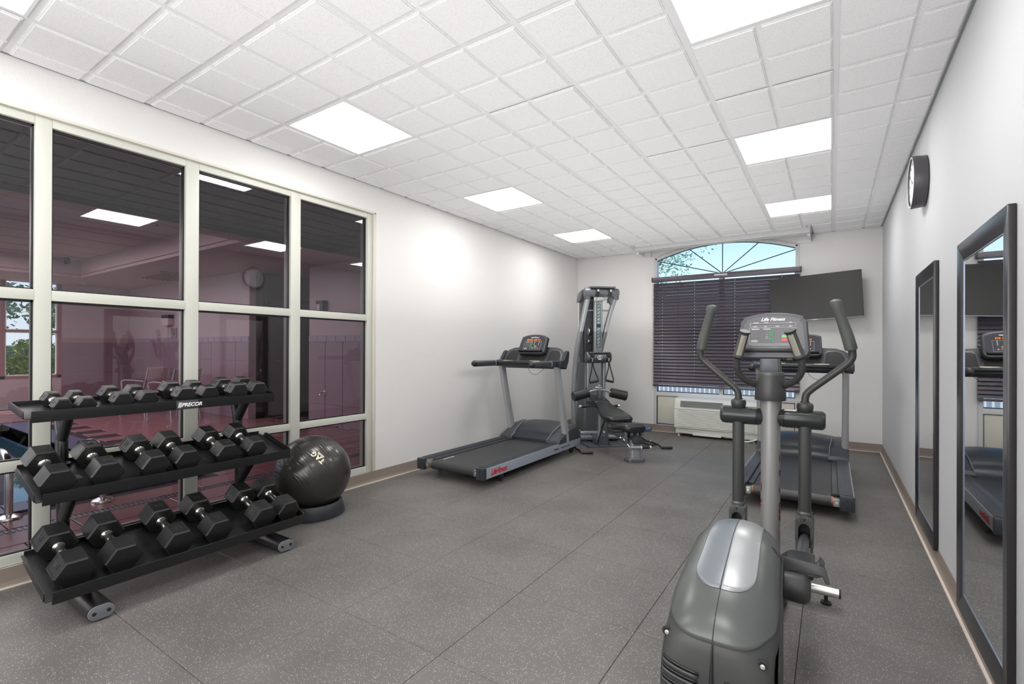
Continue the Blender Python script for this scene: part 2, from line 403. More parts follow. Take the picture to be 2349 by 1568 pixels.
# fascia and returns hanging round the pocket
struct('trim_1', MB().box(PX0-.02, PX1+.02, PY-.018, PY, 2.702, HZ-.001).box(PX0-.02, PX1+.02, PY-.018, PY+.03, 2.697, 2.706), white_frame_m)
struct('trim_2', MB().box(PX1-.01, PX1+.02, PY+.03, YF, 2.675, HZ+.02).box(PX1-.13, PX1+.02, YF-.05, YF, 2.655, 2.76), tbar_m)
struct('trim_3', MB().box(PX0-.02, PX0+.01, PY+.03, YF, 2.675, HZ+.02).box(PX0-.02, PX0+.10, YF-.07, YF, 2.672, 2.76), tbar_m)
# troffer lights
emit_m = mat('lens_light', (.9, .9, .9), .5, emit=(1, .985, .96), estr=PANEL)
def light(x, y, lab):
    t = thing('ceiling_light', lab, 'light', (x+G/2, y+G/2, HZ), 0, 'square troffers in the tiled ceiling')
    mb = MB(); a, b = G/2-.012, .288
    for q in (0, 1, 2, 3):
        M = Matrix.Rotation(q*PI/2, 4, 'Z')
        mb.prism([(-a, -a), (a, -a), (b, -b), (-b, -b)], -.006, .008, 'z', M)
    build('frame', mb, tbar_m, t, 0, 0)
    build('lens', MB().box(-b, b, -b, b, -.002, .006), emit_m, t, 0, 0)
names = {0: 'beside the far window wall', 1: 'halfway down the room', 2: 'over the treadmill side', 3: 'behind the viewer', 4: 'at the near end'}
LL = ['square ceiling light nearest the multi gym, left row, last of three', 'middle square ceiling light of the row nearest the glass wall',
      'large square ceiling light above the glass wall and dumbbell rack', 'square ceiling light cut off at the top corner over the glass wall', 'square ceiling light of the left row at the near end of the room']
LR = ['square ceiling light nearest the television, in the row by the mirrors', 'square ceiling light between clock and ceiling middle, second from window wall',
      'largest square ceiling light, cut by the photo edge above the elliptical', 'square ceiling light of the mirror row above the viewer', 'square ceiling light of the mirror row at the near end']
for k, (a, b) in enumerate(fixt): light(a, b, (LL + LR)[k])
# baseboards with pale sealant line
def cove(L0, L1, sx_, fixed, axis):
    pr = [(0, .102), (.004, .102), (.006, .03), (.010, .012), (.018, 0), (0, 0)]
    if axis == 'y': return MB().prism([(fixed + sx_*a, b) for a, b in pr], L0, L1, 'y')
    return MB().prism([(fixed + sx_*a, b) for a, b in pr], L0, L1, 'x')
struct('baseboard_left', cove(YB, YF, 1, XL, 'y'), base_m)
struct('baseboard_right', cove(YB, YF, -1, XR, 'y'), base_m)
struct('baseboard_back', cove(XL, XR, -1, YF, 'x'), base_m)
struct('trim_4', MB().box(XL+.015, XL+.027, YB, YF-.02, 0, .006).box(XR-.027, XR-.015, YB, YF-.02, 0, .006).box(XL+.02, XR-.02, YF-.027, YF-.015, 0, .006), caulk_m)

# ---------------------------------------------------------------- interior storefront (window_1)
w1 = sroot('window_1'); FX = XL-.022
MY = [(-1.45, -1.385), (-.63, -.565), (.115, .18), (.756, .825), (1.490, 1.570), (2.244, 2.326), (3.005, 3.085)]
HB = [(OZ0, .152), (.592, .645), (1.505, 1.563), (2.462, OZ1)]
fr = MB()
for a, b in MY: fr.box(FX-.10, FX, a, b, OZ0, OZ1)
build('mullion', fr, alu_m, w1, .002)
k = 0
for (c, d) in HB:
    for (p, q) in zip(MY[:-1], MY[1:]):
        build('rail', MB().box(FX-.10, FX-.0015, p[1]+.0003, q[0]-.0003, c, d), alu_m, w1, .002)
build('jamb', MB().box(XL-.02, XL+.001, 3.063, 3.088, OZ0, OZ1).box(XL-.02, XL+.001, YB+.3, 3.088, OZ1-.012, OZ1+.003), jamb_m, w1, .002)
for (c, d) in zip(HB[:-1], HB[1:]):
    for (p, q) in zip(MY[:-1], MY[1:]):
        y0, y1, z0, z1 = p[1], q[0], c[1], d[0]
        build('pane', MB().add([V(XG, y0, z0), V(XG, y1, z0), V(XG, y1, z1), V(XG, y0, z1)], [(0, 1, 2, 3)]), glass_in, w1, 0, 0)
        gk = MB()
        for (a, b, e, f) in ((y0, y0+.009, z0, z1), (y1-.009, y1, z0, z1), (y0, y1, z0, z0+.008), (y0, y1, z1-.012, z1)):
            gk.box(XG-.006, XG+.012, a, b, e, f)
        build('gasket', gk, gasket_m, w1, 0, 0)
# ---------------------------------------------------------------- far window (window_2)
w2 = sroot('window_2')
def band(outer, inner, y0, y1, mbx):
    for i in range(len(outer)-1):
        mbx.prism([outer[i], outer[i+1], inner[i+1], inner[i]], y0, y1, 'y')
fo = arch(.961, ASP, ARI); fi = arch(.918, 2.612, .172)
fm = MB(); band(fo, fi, YF-.012, YF+.09, fm)
fm.box(WX0, -2.237, YF-.012, YF+.09, WZ0, ASP).box(-.401, WX1, YF-.012, YF+.09, WZ0, ASP)
build('frame', fm, white_frame_m, w2, .002)
build('rail', MB().box(-2.237, -.401, YF-.008, YF+.09, .545, .605), white_frame_m, w2, .002)
build('rail', MB().box(-2.237, -.401, YF+.01, YF+.09, 2.30, 2.36), white_frame_m, w2, .002)
build('mullion', MB().box(-1.345, -1.293, YF+.002, YF+.09, .605, 2.30), white_frame_m, w2, .002)
for x0, x1 in ((-2.237, -1.345), (-1.293, -.401)):
    build('pane', MB().add([V(x0, YF+.05, .605), V(x1, YF+.05, .605), V(x1, YF+.05, 2.3), V(x0, YF+.05, 2.3)], [(0, 1, 2, 3)]), glass_out, w2, 0, 0)
    build('gasket', MB().box(x0, x1, YF+.035, YF+.055, .605, .615).box(x0, x0+.01, YF+.035, YF+.055, .605, 2.3).box(x1-.01, x1, YF+.035, YF+.055, .605, 2.3), muntin_m, w2, 0, 0)
gp = [(fi[0][0], 2.36)] + fi + [(fi[-1][0], 2.36)]
build('pane', MB().add([V(a, YF+.05, b) for a, b in gp], [list(range(len(gp)))]), glass_out, w2, 0, 0)
gm = MB(); band(fi, arch(.910, 2.606, .170), YF+.03, YF+.055, gm); build('gasket', gm, muntin_m, w2, 0, 0)
for (x, z) in ((-2.232, 2.605), (-1.772, 2.745), (-1.309, 2.782), (-.845, 2.735), (-.403, 2.592)):
    c0 = V(-1.309, YF+.035, 2.345)
    build('muntin', MB().tube([c0, V(x, YF+.035, z)], .0065, 6), muntin_m, w2)
build('infill_panel', MB().box(-2.225, -.412, YF+.004, YF+.03, WZ0+.02, .545), jamb_m, w2, .002)
build('panel_groove', MB().box(-2.237, -2.228, YF-.004, YF+.02, WZ0, .545).box(-2.237, -.401, YF-.004, YF+.02, .538, .546).box(-2.237, -.401, YF-.004, YF+.02, WZ0+.005, WZ0+.014).box(-.410, -.401, YF-.004, YF+.02, WZ0, .545), gasket_m, w2, 0, 0)

# ---------------------------------------------------------------- blind
bl = thing('window_blind', 'dark wooden slatted blind hanging over the far window', 'blind', (-1.315, YF-.065, .69))
BW = .965
build('valance', MB().box(-BW-.012, BW+.012, -.012, .0, 1.592, 1.652), blind_m, bl, .004)
build('headrail', MB().box(-BW, BW, .004, .05, 1.585, 1.64), blind_m, bl, .002)
build('end_cap', MB().box(-BW-.02, -BW-.005, -.016, .045, 1.588, 1.656).box(BW+.005, BW+.02, -.016, .045, 1.588, 1.656), dark_m, bl, .003)
build('clip', MB().box(-.085, .0, -.022, -.012, 1.615, 1.638).box(.002, .088, -.022, -.012, 1.613, 1.636), alu_m, bl, .001)
HX = [-.83, -.36, .18, .76]
def slat():
    mb = MB(); M = Matrix.Rotation(math.radians(63), 4, 'X'); hw, t = .0268, .0015
    xs = [-BW] + [h for p in HX for h in (p-.003, p+.003)] + [BW]
    for i in range(0, len(xs), 2): mb.box(xs[i], xs[i+1], -hw, hw, -t, t, M)
    for p in HX: mb.box(p-.003, p+.003, -hw, -.007, -t, t, M).box(p-.003, p+.003, .007, hw, -t, t, M)
    return mb
s0 = build('slat', slat(), blind_m, bl, 0, 0); s0.location = (0, .024, 1.54)
for k in range(1, 32): share(s0, 'slat', bl, (0, .024, 1.54 - k*.0478), (random.uniform(-.03, .03), 0, 0))
build('bottom_rail', MB().box(-BW-.004, BW, .008, .04, .0, .028), blind_m, bl, .003)
for p in HX + [-.59, .45, .97, -.97]:
    build('cord', MB().cyl((p, .001 if p in HX else -.001, .02), (p, .001 if p in HX else -.001, 1.60), .0012, n=5), dark_m, bl, 0, 0)
for z, dx in ((1.06, 0), (.68, .0)):
    build('tassel', MB().lathe([(.004, 0), (.008, -.012), (.009, -.03), (.004, -.036)], (-.915, -.016, z), n=10).cyl((-.925, -.014, z+.012), (-.90, -.014, z+.016), .003, n=6), dark_m, bl)
    build('cord', MB().cyl((-.915, -.012, z), (-.915, -.004, 1.6), .0009, n=5), dark_m, bl, 0, 0)
# ---------------------------------------------------------------- wall air conditioner
ac = thing('air_conditioner', 'white louvred wall air conditioner under the far window', 'air conditioner', (-1.35, YF, 0))
D0 = -.27
build('body', MB().prism([(D0, .12), (D0, .40), (D0+.045, .535), (D0+.09, .55), (-.004, .55), (-.004, .12)], -.555, .555, 'x'), ptac_m, ac, .012, seg=3)
build('base', MB().box(-.54, .545, D0+.03, -.004, .045, .122), ptac_m, ac, .006)
build('recess', MB().box(-.51, .51, D0-.002, D0+.01, .145, .385), mat('recess_dark', srgb(70, 72, 70), .6), ac, 0, 0)
for k in range(15):
    z = .150 + k*.0158
    build('louver', MB().prism([(D0-.009, z), (D0-.004, z+.010), (D0+.002, z+.010), (D0+.002, z)], -.512, .512, 'x'), ptac_m, ac, 0, 0)
Mg = Matrix.Translation((0, D0+.0225, .4675)) @ Matrix.Rotation(math.atan2(.045, .135)*-1, 4, 'X')
build('discharge_grille', MB().box(-.47, .10, -.012, .0, -.044, .044, Mg), ptacg_m, ac, .004)
gs = MB()
for k in range(9): gs.box(-.46, .09, -.018, -.008, -.040+k*.0095, -.0365+k*.0095, Mg)
build('grille_fins', gs, ptacg_m, ac, 0, 0)
build('seam', MB().box(-.556, .556, D0-.001, D0+.002, .392, .397), ptacg_m, ac, 0, 0)
build('lower_tray', MB().box(-.30, .08, D0+.02, D0+.05, .028, .06).box(.12, .50, D0+.05, D0+.10, .03, .06), ptac_m, ac, .004)
build('pull_handle', MB().rrect(-.36, -.22, D0+.022, D0+.031, .085, .11, .006, 'y'), ptac_m, ac, .002)
for x in (-.50, .48): build('foot', MB().lathe([(.018, 0), (.018, .012), (.008, .018), (.008, .05)], (x, D0+.06, 0), n=14), ptac_m, ac)
build('drain_pipe', MB().tube(smooth_path([(.36, D0+.05, .05), (.34, D0+.03, .02), (.42, D0+.02, .014), (.52, D0+.03, .05)]), .012, 10), ptac_m, ac)
# ---------------------------------------------------------------- television
tv = thing('television', 'flat black television on the far wall, tilted beside the window', 'television', (-.186, 7.245, 1.925))
tv.rotation_euler = Matrix.Rotation(math.radians(-2.7), 3, 'Y').to_euler()
tv.rotation_euler = (Matrix.Rotation(math.radians(-4), 3, 'Z') @ Matrix.Rotation(math.radians(-2.7), 3, 'Y')).to_euler()
build('bezel', MB().box(-.502, .502, -.012, .022, -.288, .284), tvb_m, tv, .003)
build('screen', MB().box(-.497, .497, -.0145, -.011, -.277, .280), tv_m, tv, 0, 0)
build('trim_strip', MB().box(-.502, .502, -.014, .0, -.290, -.281), ptacg_m, tv, .001)
build('logo', MB().box(-.032, .032, -.0150, -.0135, -.289, -.284), white_m, tv, 0, 0)
build('back_shell', MB().box(-.36, .36, .020, .055, -.25, .10), tvb_m, tv, .008)
build('bracket', MB().box(-.12, .12, .05, .16, -.15, .08), dark_m, tv, .004)
# ---------------------------------------------------------------- wall mirrors
def wall_mirror(y0, y1, z0, z1, lab):
    t = thing('wall_mirror', lab, 'mirror', (XR, (y0+y1)/2, z0), 0, 'tall framed mirrors on the side wall')
    hy, H_ = (y1-y0)/2, z1-z0; fw = .085; d = .024
    for (a, b) in ((-hy, -hy+fw), (hy-fw, hy)):
        s_ = 1 if a < 0 else -1; o, i_ = (a, b) if a < 0 else (b, a)
        mb = MB(); rings = []
        for (yy, zz0, zz1) in ((o, 0, H_), (i_, fw, H_-fw)):
            rings.append((yy, zz0, zz1))
        (ya, a0, a1), (yb, b0, b1) = rings
        mb.add([V(-d, ya, a0), V(-d, ya, a1), V(-d+.009, yb, b1), V(-d+.009, yb, b0), V(-.001, ya, a0), V(-.001, ya, a1), V(-.001, yb, b1), V(-.001, yb, b0)],
               [(0, 1, 2, 3), (7, 6, 5, 4), (0, 4, 5, 1), (1, 5, 6, 2), (2, 6, 7, 3), (3, 7, 4, 0)])
        build('frame_stile', mb, mframe_m, t, .003)
    for (o, i_) in ((0, fw), (H_, H_-fw)):
        mb = MB().add([V(-d, -hy, o), V(-d, hy, o), V(-d+.009, hy-fw, i_), V(-d+.009, -hy+fw, i_), V(-.001, -hy, o), V(-.001, hy, o), V(-.001, hy-fw, i_), V(-.001, -hy+fw, i_)],
               [(0, 1, 2, 3), (7, 6, 5, 4), (0, 4, 5, 1), (1, 5, 6, 2), (2, 6, 7, 3), (3, 7, 4, 0)])
        build('frame_rail', mb, mframe_m, t, .003)
    build('inner_bead', MB().box(-.0155, -.008, -hy+fw-.002, -hy+fw+.002, fw, H_-fw).box(-.0155, -.008, hy-fw-.002, hy-fw+.002, fw, H_-fw)
          .box(-.0155, -.008, -hy+fw, hy-fw, fw-.002, fw+.002).box(-.0155, -.008, -hy+fw, hy-fw, H_-fw-.002, H_-fw+.002), mat('bead', srgb(120, 130, 150), .3, .5), t, 0, 0)
    build('mirror_pane', MB().box(-.0125, -.008, -hy+fw-.01, hy-fw+.01, fw-.01, H_-fw+.01), mirror_m, t, 0, 0)
wall_mirror(3.70, 4.44, .088, 1.775, 'tall black-framed mirror on the right wall below the clock, nearer the window')
wall_mirror(2.289, 3.08, .048, 1.748, 'tall black-framed mirror on the right wall, nearer the viewer')
# ---------------------------------------------------------------- clocks
ck = thing('wall_clock', 'round wall clock with dark deep rim high on the right wall', 'clock', (XR, 4.19, 2.375))
build('case', MB().lathe([(.150, 0), (.165, -.004), (.172, -.07), (.168, -.078), (.155, -.078), (.150, -.066)], (-.001, 0, 0), (1, 0, 0), 48), clock_m, ck)
build('bezel_ring', MB().lathe([(.150, -.066), (.158, -.079), (.164, -.080), (.168, -.076)], (0, 0, 0), (1, 0, 0), 48, False), mat('clock_ring', srgb(190, 198, 198), .4), ck)
build('face', MB().lathe([(.150, -.060), (.150, -.0685)], (0, 0, 0), (1, 0, 0), 48), clockf_m, ck)
for k in range(1, 13):
    a = k*PI/6; r = .125
    text(str(k), .034, (-.0690, -math.sin(a)*r, math.cos(a)*r), (0, -1, 0), (0, 0, 1), ck, dark_m, .0004, 0, 'CENTER', 'numeral')
def hand(ang, L_, wd):
    a = ang; d = V(0, -math.sin(a), math.cos(a)); p = V(0, math.cos(a), math.sin(a)); o = V(-.0705, 0, 0)
    return MB().add([o-d*.02+p*wd, o-d*.02-p*wd, o+d*L_-p*wd*.5, o+d*L_+p*wd*.5], [(0, 1, 2, 3)]).cyl((-.0655, 0, 0), (-.0705, 0, 0), .006, n=12)
build('hour_hand', hand(math.radians(-57+0), .075, .004), dark_m, ck, 0, 0)
build('minute_hand', hand(math.radians(-96), .115, .003), dark_m, ck, 0, 0)

# ================================================================ dumbbell rack
rk = thing('dumbbell_rack', 'black three-tier steel dumbbell rack in front of the glass wall', 'rack', (-2.95, 1.24, 0))
def RL(x, y, z): return V(x+2.95, y-1.24, z)
SY0, SY1 = .63, 1.85
TIERS = {'bottom': dict(xf=-2.815, zf=.152, xr=-3.20, ang=16.0, lip=.040), 'middle': dict(xf=-2.965, zf=.553, xr=-3.335, ang=15.0, lip=.036), 'top': dict(xf=-3.150, zf=.912, xr=-3.47, ang=7.3, lip=.034)}
def plate_z(t, x): return t['zf'] + (t['xf']-x)*math.tan(math.radians(t['ang']))
for nm, t in TIERS.items():
    c, s_ = math.cos(math.radians(t['ang'])), math.sin(math.radians(t['ang']))
    L_ = (t['xf']-t['xr'])/c; th = .004
    def W(d, hgt): return (t['xf'] - d*c + hgt*s_ + 2.95, t['zf'] + d*s_ + hgt*c)   # d back along the plate, hgt normal to it
    plate = MB().prism([W(0, 0), W(L_, 0), W(L_, -th), W(0, -th)], SY0-1.24, SY1-1.24, 'y')
    sh = build('shelf', plate, black_m, rk, .001, 30)
    ch = .022
    fl_ = MB().prism([W(0, -th), W(0, t['lip']), W(-.004, t['lip']), W(-.004, -.022), W(0, -.022)], SY0+ch-1.24, SY1-1.24-.006, 'y')
    build('front_flange', fl_, black_m, sh, .0015, 30)
    build('rear_flange', MB().prism([W(L_, -.02), W(L_, .020), W(L_-.004, .020), W(L_-.004, -.02)], SY0+.01-1.24, SY1-.01-1.24, 'y'), black_m, sh, .0012, 30)
    for yy in (SY0-1.24-.004, SY1-1.24):
        build('side_flange', MB().prism([W(.012, -.004), W(.012, t['lip']*.9), W(.03, t['lip']), W(L_*.80, t['lip']), W(L_*.86, t['lip']*.7), W(L_*.86, -.004)], yy, yy+.004, 'y'), black_m, sh, .0012, 30)
    if nm == 'middle':
        for q in (.17, .95):
            p = W(L_*.38, .0); n_ = V(s_, 0, c)
            build('bolt', MB().cyl(V(p[0], SY0-1.24+q, p[1]), V(p[0], SY0-1.24+q, p[1])+n_*.004, .012, n=14), dark_m, sh)
    if nm == 'top':
        a = W(-.0045, t['lip']-.003); b = W(-.0045, -.019)
        xx, z0, z1 = a[0]+.001, b[1], a[1]
        y0, y1 = 1.296-1.24-.04, 1.296-1.24+.075
        bd = build('name_badge', MB().prism([(y0, z0), (y1, z0), (y1, z1), (y0, z1)], xx-.004, xx+.003, 'x'), mat('badge', srgb(86, 86, 90), .35, .6), sh, .001)
        text('PRECOR', .030, (xx+.0035, y0+.025, (z0+z1)/2-.001), (0, 1, 0), (0, 0, 1), bd, white_m, .0006, .25, 'LEFT', 'lettering', .0008, .95)
        for i_ in range(3):
            build('logo_stripe', MB().prism([(y0+.007+i_*.006, z0+.010), (y0+.0105+i_*.006, z0+.010), (y0+.0155+i_*.006, z1-.010), (y0+.012+i_*.006, z1-.010)], xx+.003, xx+.0042, 'x'), white_m, bd, 0, 0)
for py in (.815, 1.715):
    ft = MB().rrect(-3.50, -2.795, py-.052, py+.052, .006, .072, .032, 'x'); ft.v = [tuple(V(*q)-V(-2.95, 1.24, 0)) for q in ft.v]
    f_ = build('foot', ft, black_m, rk, 0, 40)
    cp = MB().rrect(-2.795, -2.785, py-.050, py+.050, .008, .070, .0305, 'x'); cp.v = [tuple(V(*q)-V(-2.95, 1.24, 0)) for q in cp.v]
    ce = build('end_cap', cp, cap_m, f_, .002, 40, label='grey plastic end cap with two round holes')
    for dy in (-.027, .027):
        h_ = MB().cyl(RL(-2.7845, py+dy, .039), RL(-2.7838, py+dy, .039), .0085, n=16); build('hole', h_, gasket_m, ce, 0, 0)
    def oval(pts, a=.038, b=.026):
        rings = []
        for i, p in enumerate(pts):
            p = V(*p); q0 = V(*pts[max(i-1, 0)]); q1 = V(*pts[min(i+1, len(pts)-1)]); tt = (q1-q0).normalized()
            n_ = V(0, 1, 0); u = tt.cross(n_).normalized()
            rings.append([RL(*(p + u*a*math.cos(2*PI*j/18) + n_*b*math.sin(2*PI*j/18))) for j in range(18)])
        return MB().loft(rings)
    build('upright', oval([(-3.33, py, .05), (-3.335, py, .25), (-3.345, py, .50), (-3.375, py, .79)]), black_m, rk, 0, 40)
    build('arm', oval([(-3.375, py, .76), (-3.26, py, .905)], .034, .024), black_m, rk, 0, 40)
    build('arm', oval([(-3.37, py, .76), (-3.425, py, .925)], .032, .023), black_m, rk, 0, 40)
    build('arm', oval([(-3.335, py, .36), (-3.12, py, .590)], .036, .025), black_m, rk, 0, 40)
    build('brace', oval([(-3.34, py, .50), (-3.30, py, .655)], .022, .02), black_m, rk, 0, 40)
    build('strut', oval([(-3.00, py, .06), (-2.965, py, .205)], .022, .022), black_m, rk, 0, 40)
    build('strut', oval([(-3.30, py, .07), (-3.19, py, .268)], .026, .022), black_m, rk, 0, 40)
# dumbbells
def hexhead(x0, x1, r, flip):
    """hexagonal head flat side down, with sunk panels on two sides"""
    bm = bmesh.new(); f = .006; rc = r
    def ring(x, rr): return [bm.verts.new((x, rr*math.cos(k*PI/3), rr*math.sin(k*PI/3))) for k in range(6)]
    a, b, c, d = ring(x0, rc-.007), ring(x0+f, rc), ring(x1-f, rc), ring(x1, rc-.007)
    bm.faces.new(a[::-1]); bm.faces.new(d); sides = []
    for p, q in ((a, b), (b, c), (c, d)):
        for i in range(6):
            fc = bm.faces.new((p[i], p[(i+1) % 6], q[(i+1) % 6], q[i]))
            if p is b: sides.append(fc)
    bmesh.ops.recalc_face_normals(bm, faces=bm.faces)
    bm.normal_update()
    tgt = [f_ for f_ in sides if (f_.normal.z > .9 and flip in (0, 2)) or (f_.normal.y < -.5 and f_.normal.z > .2 and flip in (1, 2))]
    ed = [e for e in bm.edges if e.calc_face_angle(0) > .5 and not any(f_ in tgt for f_ in e.link_faces)]
    if tgt:
        bmesh.ops.inset_individual(bm, faces=tgt, thickness=r*.15, depth=0)
        bmesh.ops.inset_individual(bm, faces=tgt, thickness=.0012, depth=-.0018)
    me = bpy.data.meshes.new('head'); bm.to_mesh(me); bm.free()
    me.shade_smooth(); me.set_sharp_from_angle(angle=math.radians(20)); me.materials.append(rub_m)
    return me
relief_m = mat('moulded_number', (.028, .028, .030), .34)
_heads = {}
def dumbbell(tier, idx, y, r, n, flip, lab, roll):
    t = TIERS[tier]; ang = math.radians(t['ang'])
    hl = {'bottom': .112, 'middle': .100, 'top': r*1.25+.012}[tier]; hd = {'bottom': .140, 'middle': .132, 'top': .108}[tier]
    xc = {'bottom': -3.008, 'middle': -3.138, 'top': -3.300}[tier]
    fl2 = r*math.sqrt(3)/2; c, s_ = math.cos(ang), math.sin(ang)
    z = plate_z(t, xc) + (fl2+.0008)/c
    o = thing('dumbbell', lab, 'dumbbell', (xc, y, z), 0, 'hex dumbbells on the rack'); o.rotation_euler = (0, ang, roll)
    for side in (-1, 1):
        key = (tier, r, side, flip)
        x0, x1 = (hd/2, hd/2+hl) if side > 0 else (-hd/2-hl, -hd/2)
        if key not in _heads: _heads[key] = hexhead(x0, x1, r, flip)
        h_ = bpy.data.objects.new('head', _heads[key]); C.objects.link(h_); h_.parent = o
        xm = (x0+x1)/2
        if flip in (0, 2): text(str(n), r*.55, (xm, 0, fl2-.0012), (0, 1, 0), (-1, 0, 0), h_, relief_m, .0012, 0, 'CENTER', 'moulded_number', .001)
        if flip in (1, 2):
            nn = V(0, -math.cos(PI/6), .5); text(str(n), r*.55, (xm, nn.y*(fl2-.0012), nn.z*(fl2-.0012)), V(1, 0, 0), V(0, .5, math.cos(PI/6)), h_, relief_m, .0012, 0, 'CENTER', 'moulded_number', .001)
    g = .0178 if tier != 'top' else .0155
    build('handle', MB().lathe([(g*1.38, -hd/2-.002), (g*1.42, -hd/2+.005), (g*1.10, -hd/2+.014), (g*.98, -hd/2+.024), (g*1.08, -hd/4), (g*1.12, 0), (g*1.08, hd/4), (g*.98, hd/2-.024), (g*1.10, hd/2-.014), (g*1.42, hd/2-.005), (g*1.38, hd/2+.002)], (0, 0, 0), (1, 0, 0), 24), chrome_m, o)
sc_ = {'bottom': .985, 'middle': .99, 'top': 1.0}
ORD = ['first', 'second', 'third', 'fourth', 'fifth', 'sixth', 'seventh', 'eighth']
specs = {'bottom': [(.735, .0785, 40, 1), (.918, .0785, 40, 3), (1.158, .0755, 35, 0), (1.352, .0755, 35, 0), (1.610, .0765, 30, 1), (1.765, .0735, 30, 3)],
         'middle': [(.712, .0695, 25, 3), (.895, .070, 25, 0), (1.100, .0685, 20, 1), (1.252, .0685, 20, 3), (1.466, .068, 15, 0), (1.640, .066, 15, 1)],
         'top': [(.777, .0425, 5, 1), (.871, .0425, 5, 3), (1.020, .0505, 8, 1), (1.135, .0505, 8, 3), (1.320, .0565, 10, 1), (1.448, .0555, 10, 3), (1.622, .0605, 12, 1), (1.752, .0600, 12, 3)]}
szs = {'bottom': 'large', 'middle': 'medium', 'top': 'small'}
for tier, L_ in specs.items():
    for i, (y, r, n, fp) in enumerate(L_):
        dumbbell(tier, i, y, r, n, fp, '%s black hex dumbbell with chrome grip, %s from the glass-pane end of the %s tier' % (szs[tier], ORD[i], tier) if False else
                 '%s black hex dumbbell, %s from the left on the %s tier of the rack' % (szs[tier], ORD[i], tier), random.uniform(-.012, .012))
# ================================================================ exercise ball on its ring
BC = V(-3.286, 2.232, .308); BR = .276
bs = thing('ball_base', 'dark grey plastic ring stand under the black exercise ball', 'stand', (BC.x, BC.y, 0))
build('ring', MB().lathe([(.232, 0), (.234, .006), (.214, .094), (.208, .100), (.192, .098), (.184, .086), (.205, .004), (.205, 0), (.232, 0)], (0, 0, 0), n=56, cap=False), mat('base_plastic', srgb(46, 48, 53), .4), bs)
kd = V(.45, -.89, 0).normalized()
for dz, rr in ((.050, .0075), (.037, .0045), (.042, .004)):
    p = kd*.2262 + V(0, 0, dz); build('keyhole', MB().cyl(p-kd*.001, p+kd*.0012, rr, n=14), gasket_m, bs, 0, 0)
bl_ = thing('exercise_ball', 'shiny black ribbed exercise ball marked with white letters beside the dumbbell rack', 'exercise ball', tuple(BC))
axb = (V(-.834, -.551, 0)*.55 + V(.551, -.834, 0)*.62 + V(0, 0, -1)*.46).normalized()
prof = []
N = 230
rid = [.10+.088*k for k in range(33)]
for k in range(N*2+1):
    a = PI*k/(N*2); rr = BR
    d_ = min(abs(a-q) for q in rid)
    if d_ < .0075: rr -= .0012*(1-d_/.0075)
    prof.append((rr*math.sin(a), -rr*math.cos(a)))
build('shell', MB().lathe(prof, (0, 0, 0), axb, 72, False), ball_m, bl_, 0, 60)
def on_ball(cdir, rdeg):
    Rw, Uw = V(.834, .551, 0), V(0, 0, 1); cdir = cdir.normalized()
    a = math.radians(rdeg); rr = Rw*math.cos(a)+Uw*math.sin(a); uu = Rw*-math.sin(a)+Uw*math.cos(a)
    rr = (rr-cdir*rr.dot(cdir)).normalized(); uu = (uu-cdir*uu.dot(cdir)-rr*uu.dot(rr)).normalized()
    return lambda q: (cdir + (rr*q.x+uu*q.y)/BR).normalized()*(BR+.0012+q.z*.3)
toc = (-BC+V(0, 0, 1.25)).normalized()
Rv, Uv = V(.834, .551, 0), V(0, 0, 1)
cd1 = (toc*.80 + Rv*.14 + Uv*.40)
tagm = mat('ball_print', srgb(226, 222, 196), .5)
text('TAG', .050, (0, 0, 0), (1, 0, 0), (0, 1, 0), bl_, tagm, .0005, 0, 'CENTER', 'lettering', .0020, 1.2, on_ball(cd1, 139))
text('55cm', .024, (0, 0, 0), (1, 0, 0), (0, 1, 0), bl_, tagm, .0005, 0, 'CENTER', 'lettering', .0012, 1.05, on_ball(cd1+Rv*.10+Uv*.115, 139))
text('TAG', .050, (0, 0, 0), (1, 0, 0), (0, 1, 0), bl_, tagm, .0005, 0, 'CENTER', 'lettering', .0020, 1.2, on_ball(-cd1+Uv*.3, 30))
# ================================================================ treadmills
def console_print(par, W_, H_, y, z0, tilt, mode):
    """printed face, local frame: x across, h up the tilted face; returns mapper"""
    M = Matrix.Translation((0, y, z0)) @ Matrix.Rotation(tilt, 4, 'X')
    def bxp(x0, x1, h0, h1, m_, nm='print_mark', dz=0):
        return build(nm, MB().box(x0, x1, -.0012-dz, .0, h0, h1, M), m_, par, 0, 0)
    def outline(x0, x1, h0, h1, m_, t=.0009, nm='print_line'):
        mb = MB()
        for a, b, c, d in ((x0, x1, h0, h0+t), (x0, x1, h1-t, h1), (x0, x0+t, h0, h1), (x1-t, x1, h0, h1)): mb.box(a, b, -.0012, 0, c, d, M)
        return build(nm, mb, m_, par, 0, 0)
    def tx(s_, size, x, h, m_, sh=0, al='CENTER', bold=0):
        return text(s_, size, M @ V(x, -.0014, h), (1, 0, 0), M.to_3x3() @ V(0, 0, 1), par, m_, .0004, sh, al, 'lettering', bold)
    def dot(x, h, r, m_, nm='button', rx=1.0):
        mb = MB(); c = [V(x+r*rx*math.cos(2*PI*k/14), -.0016, h+r*math.sin(2*PI*k/14)) for k in range(14)]
        mb.loft([[M @ (q+V(0, .0016, 0)) for q in c], [M @ q for q in c]]); return build(nm, mb, m_, par, 0, 0)
    return bxp, outline, tx, dot, M
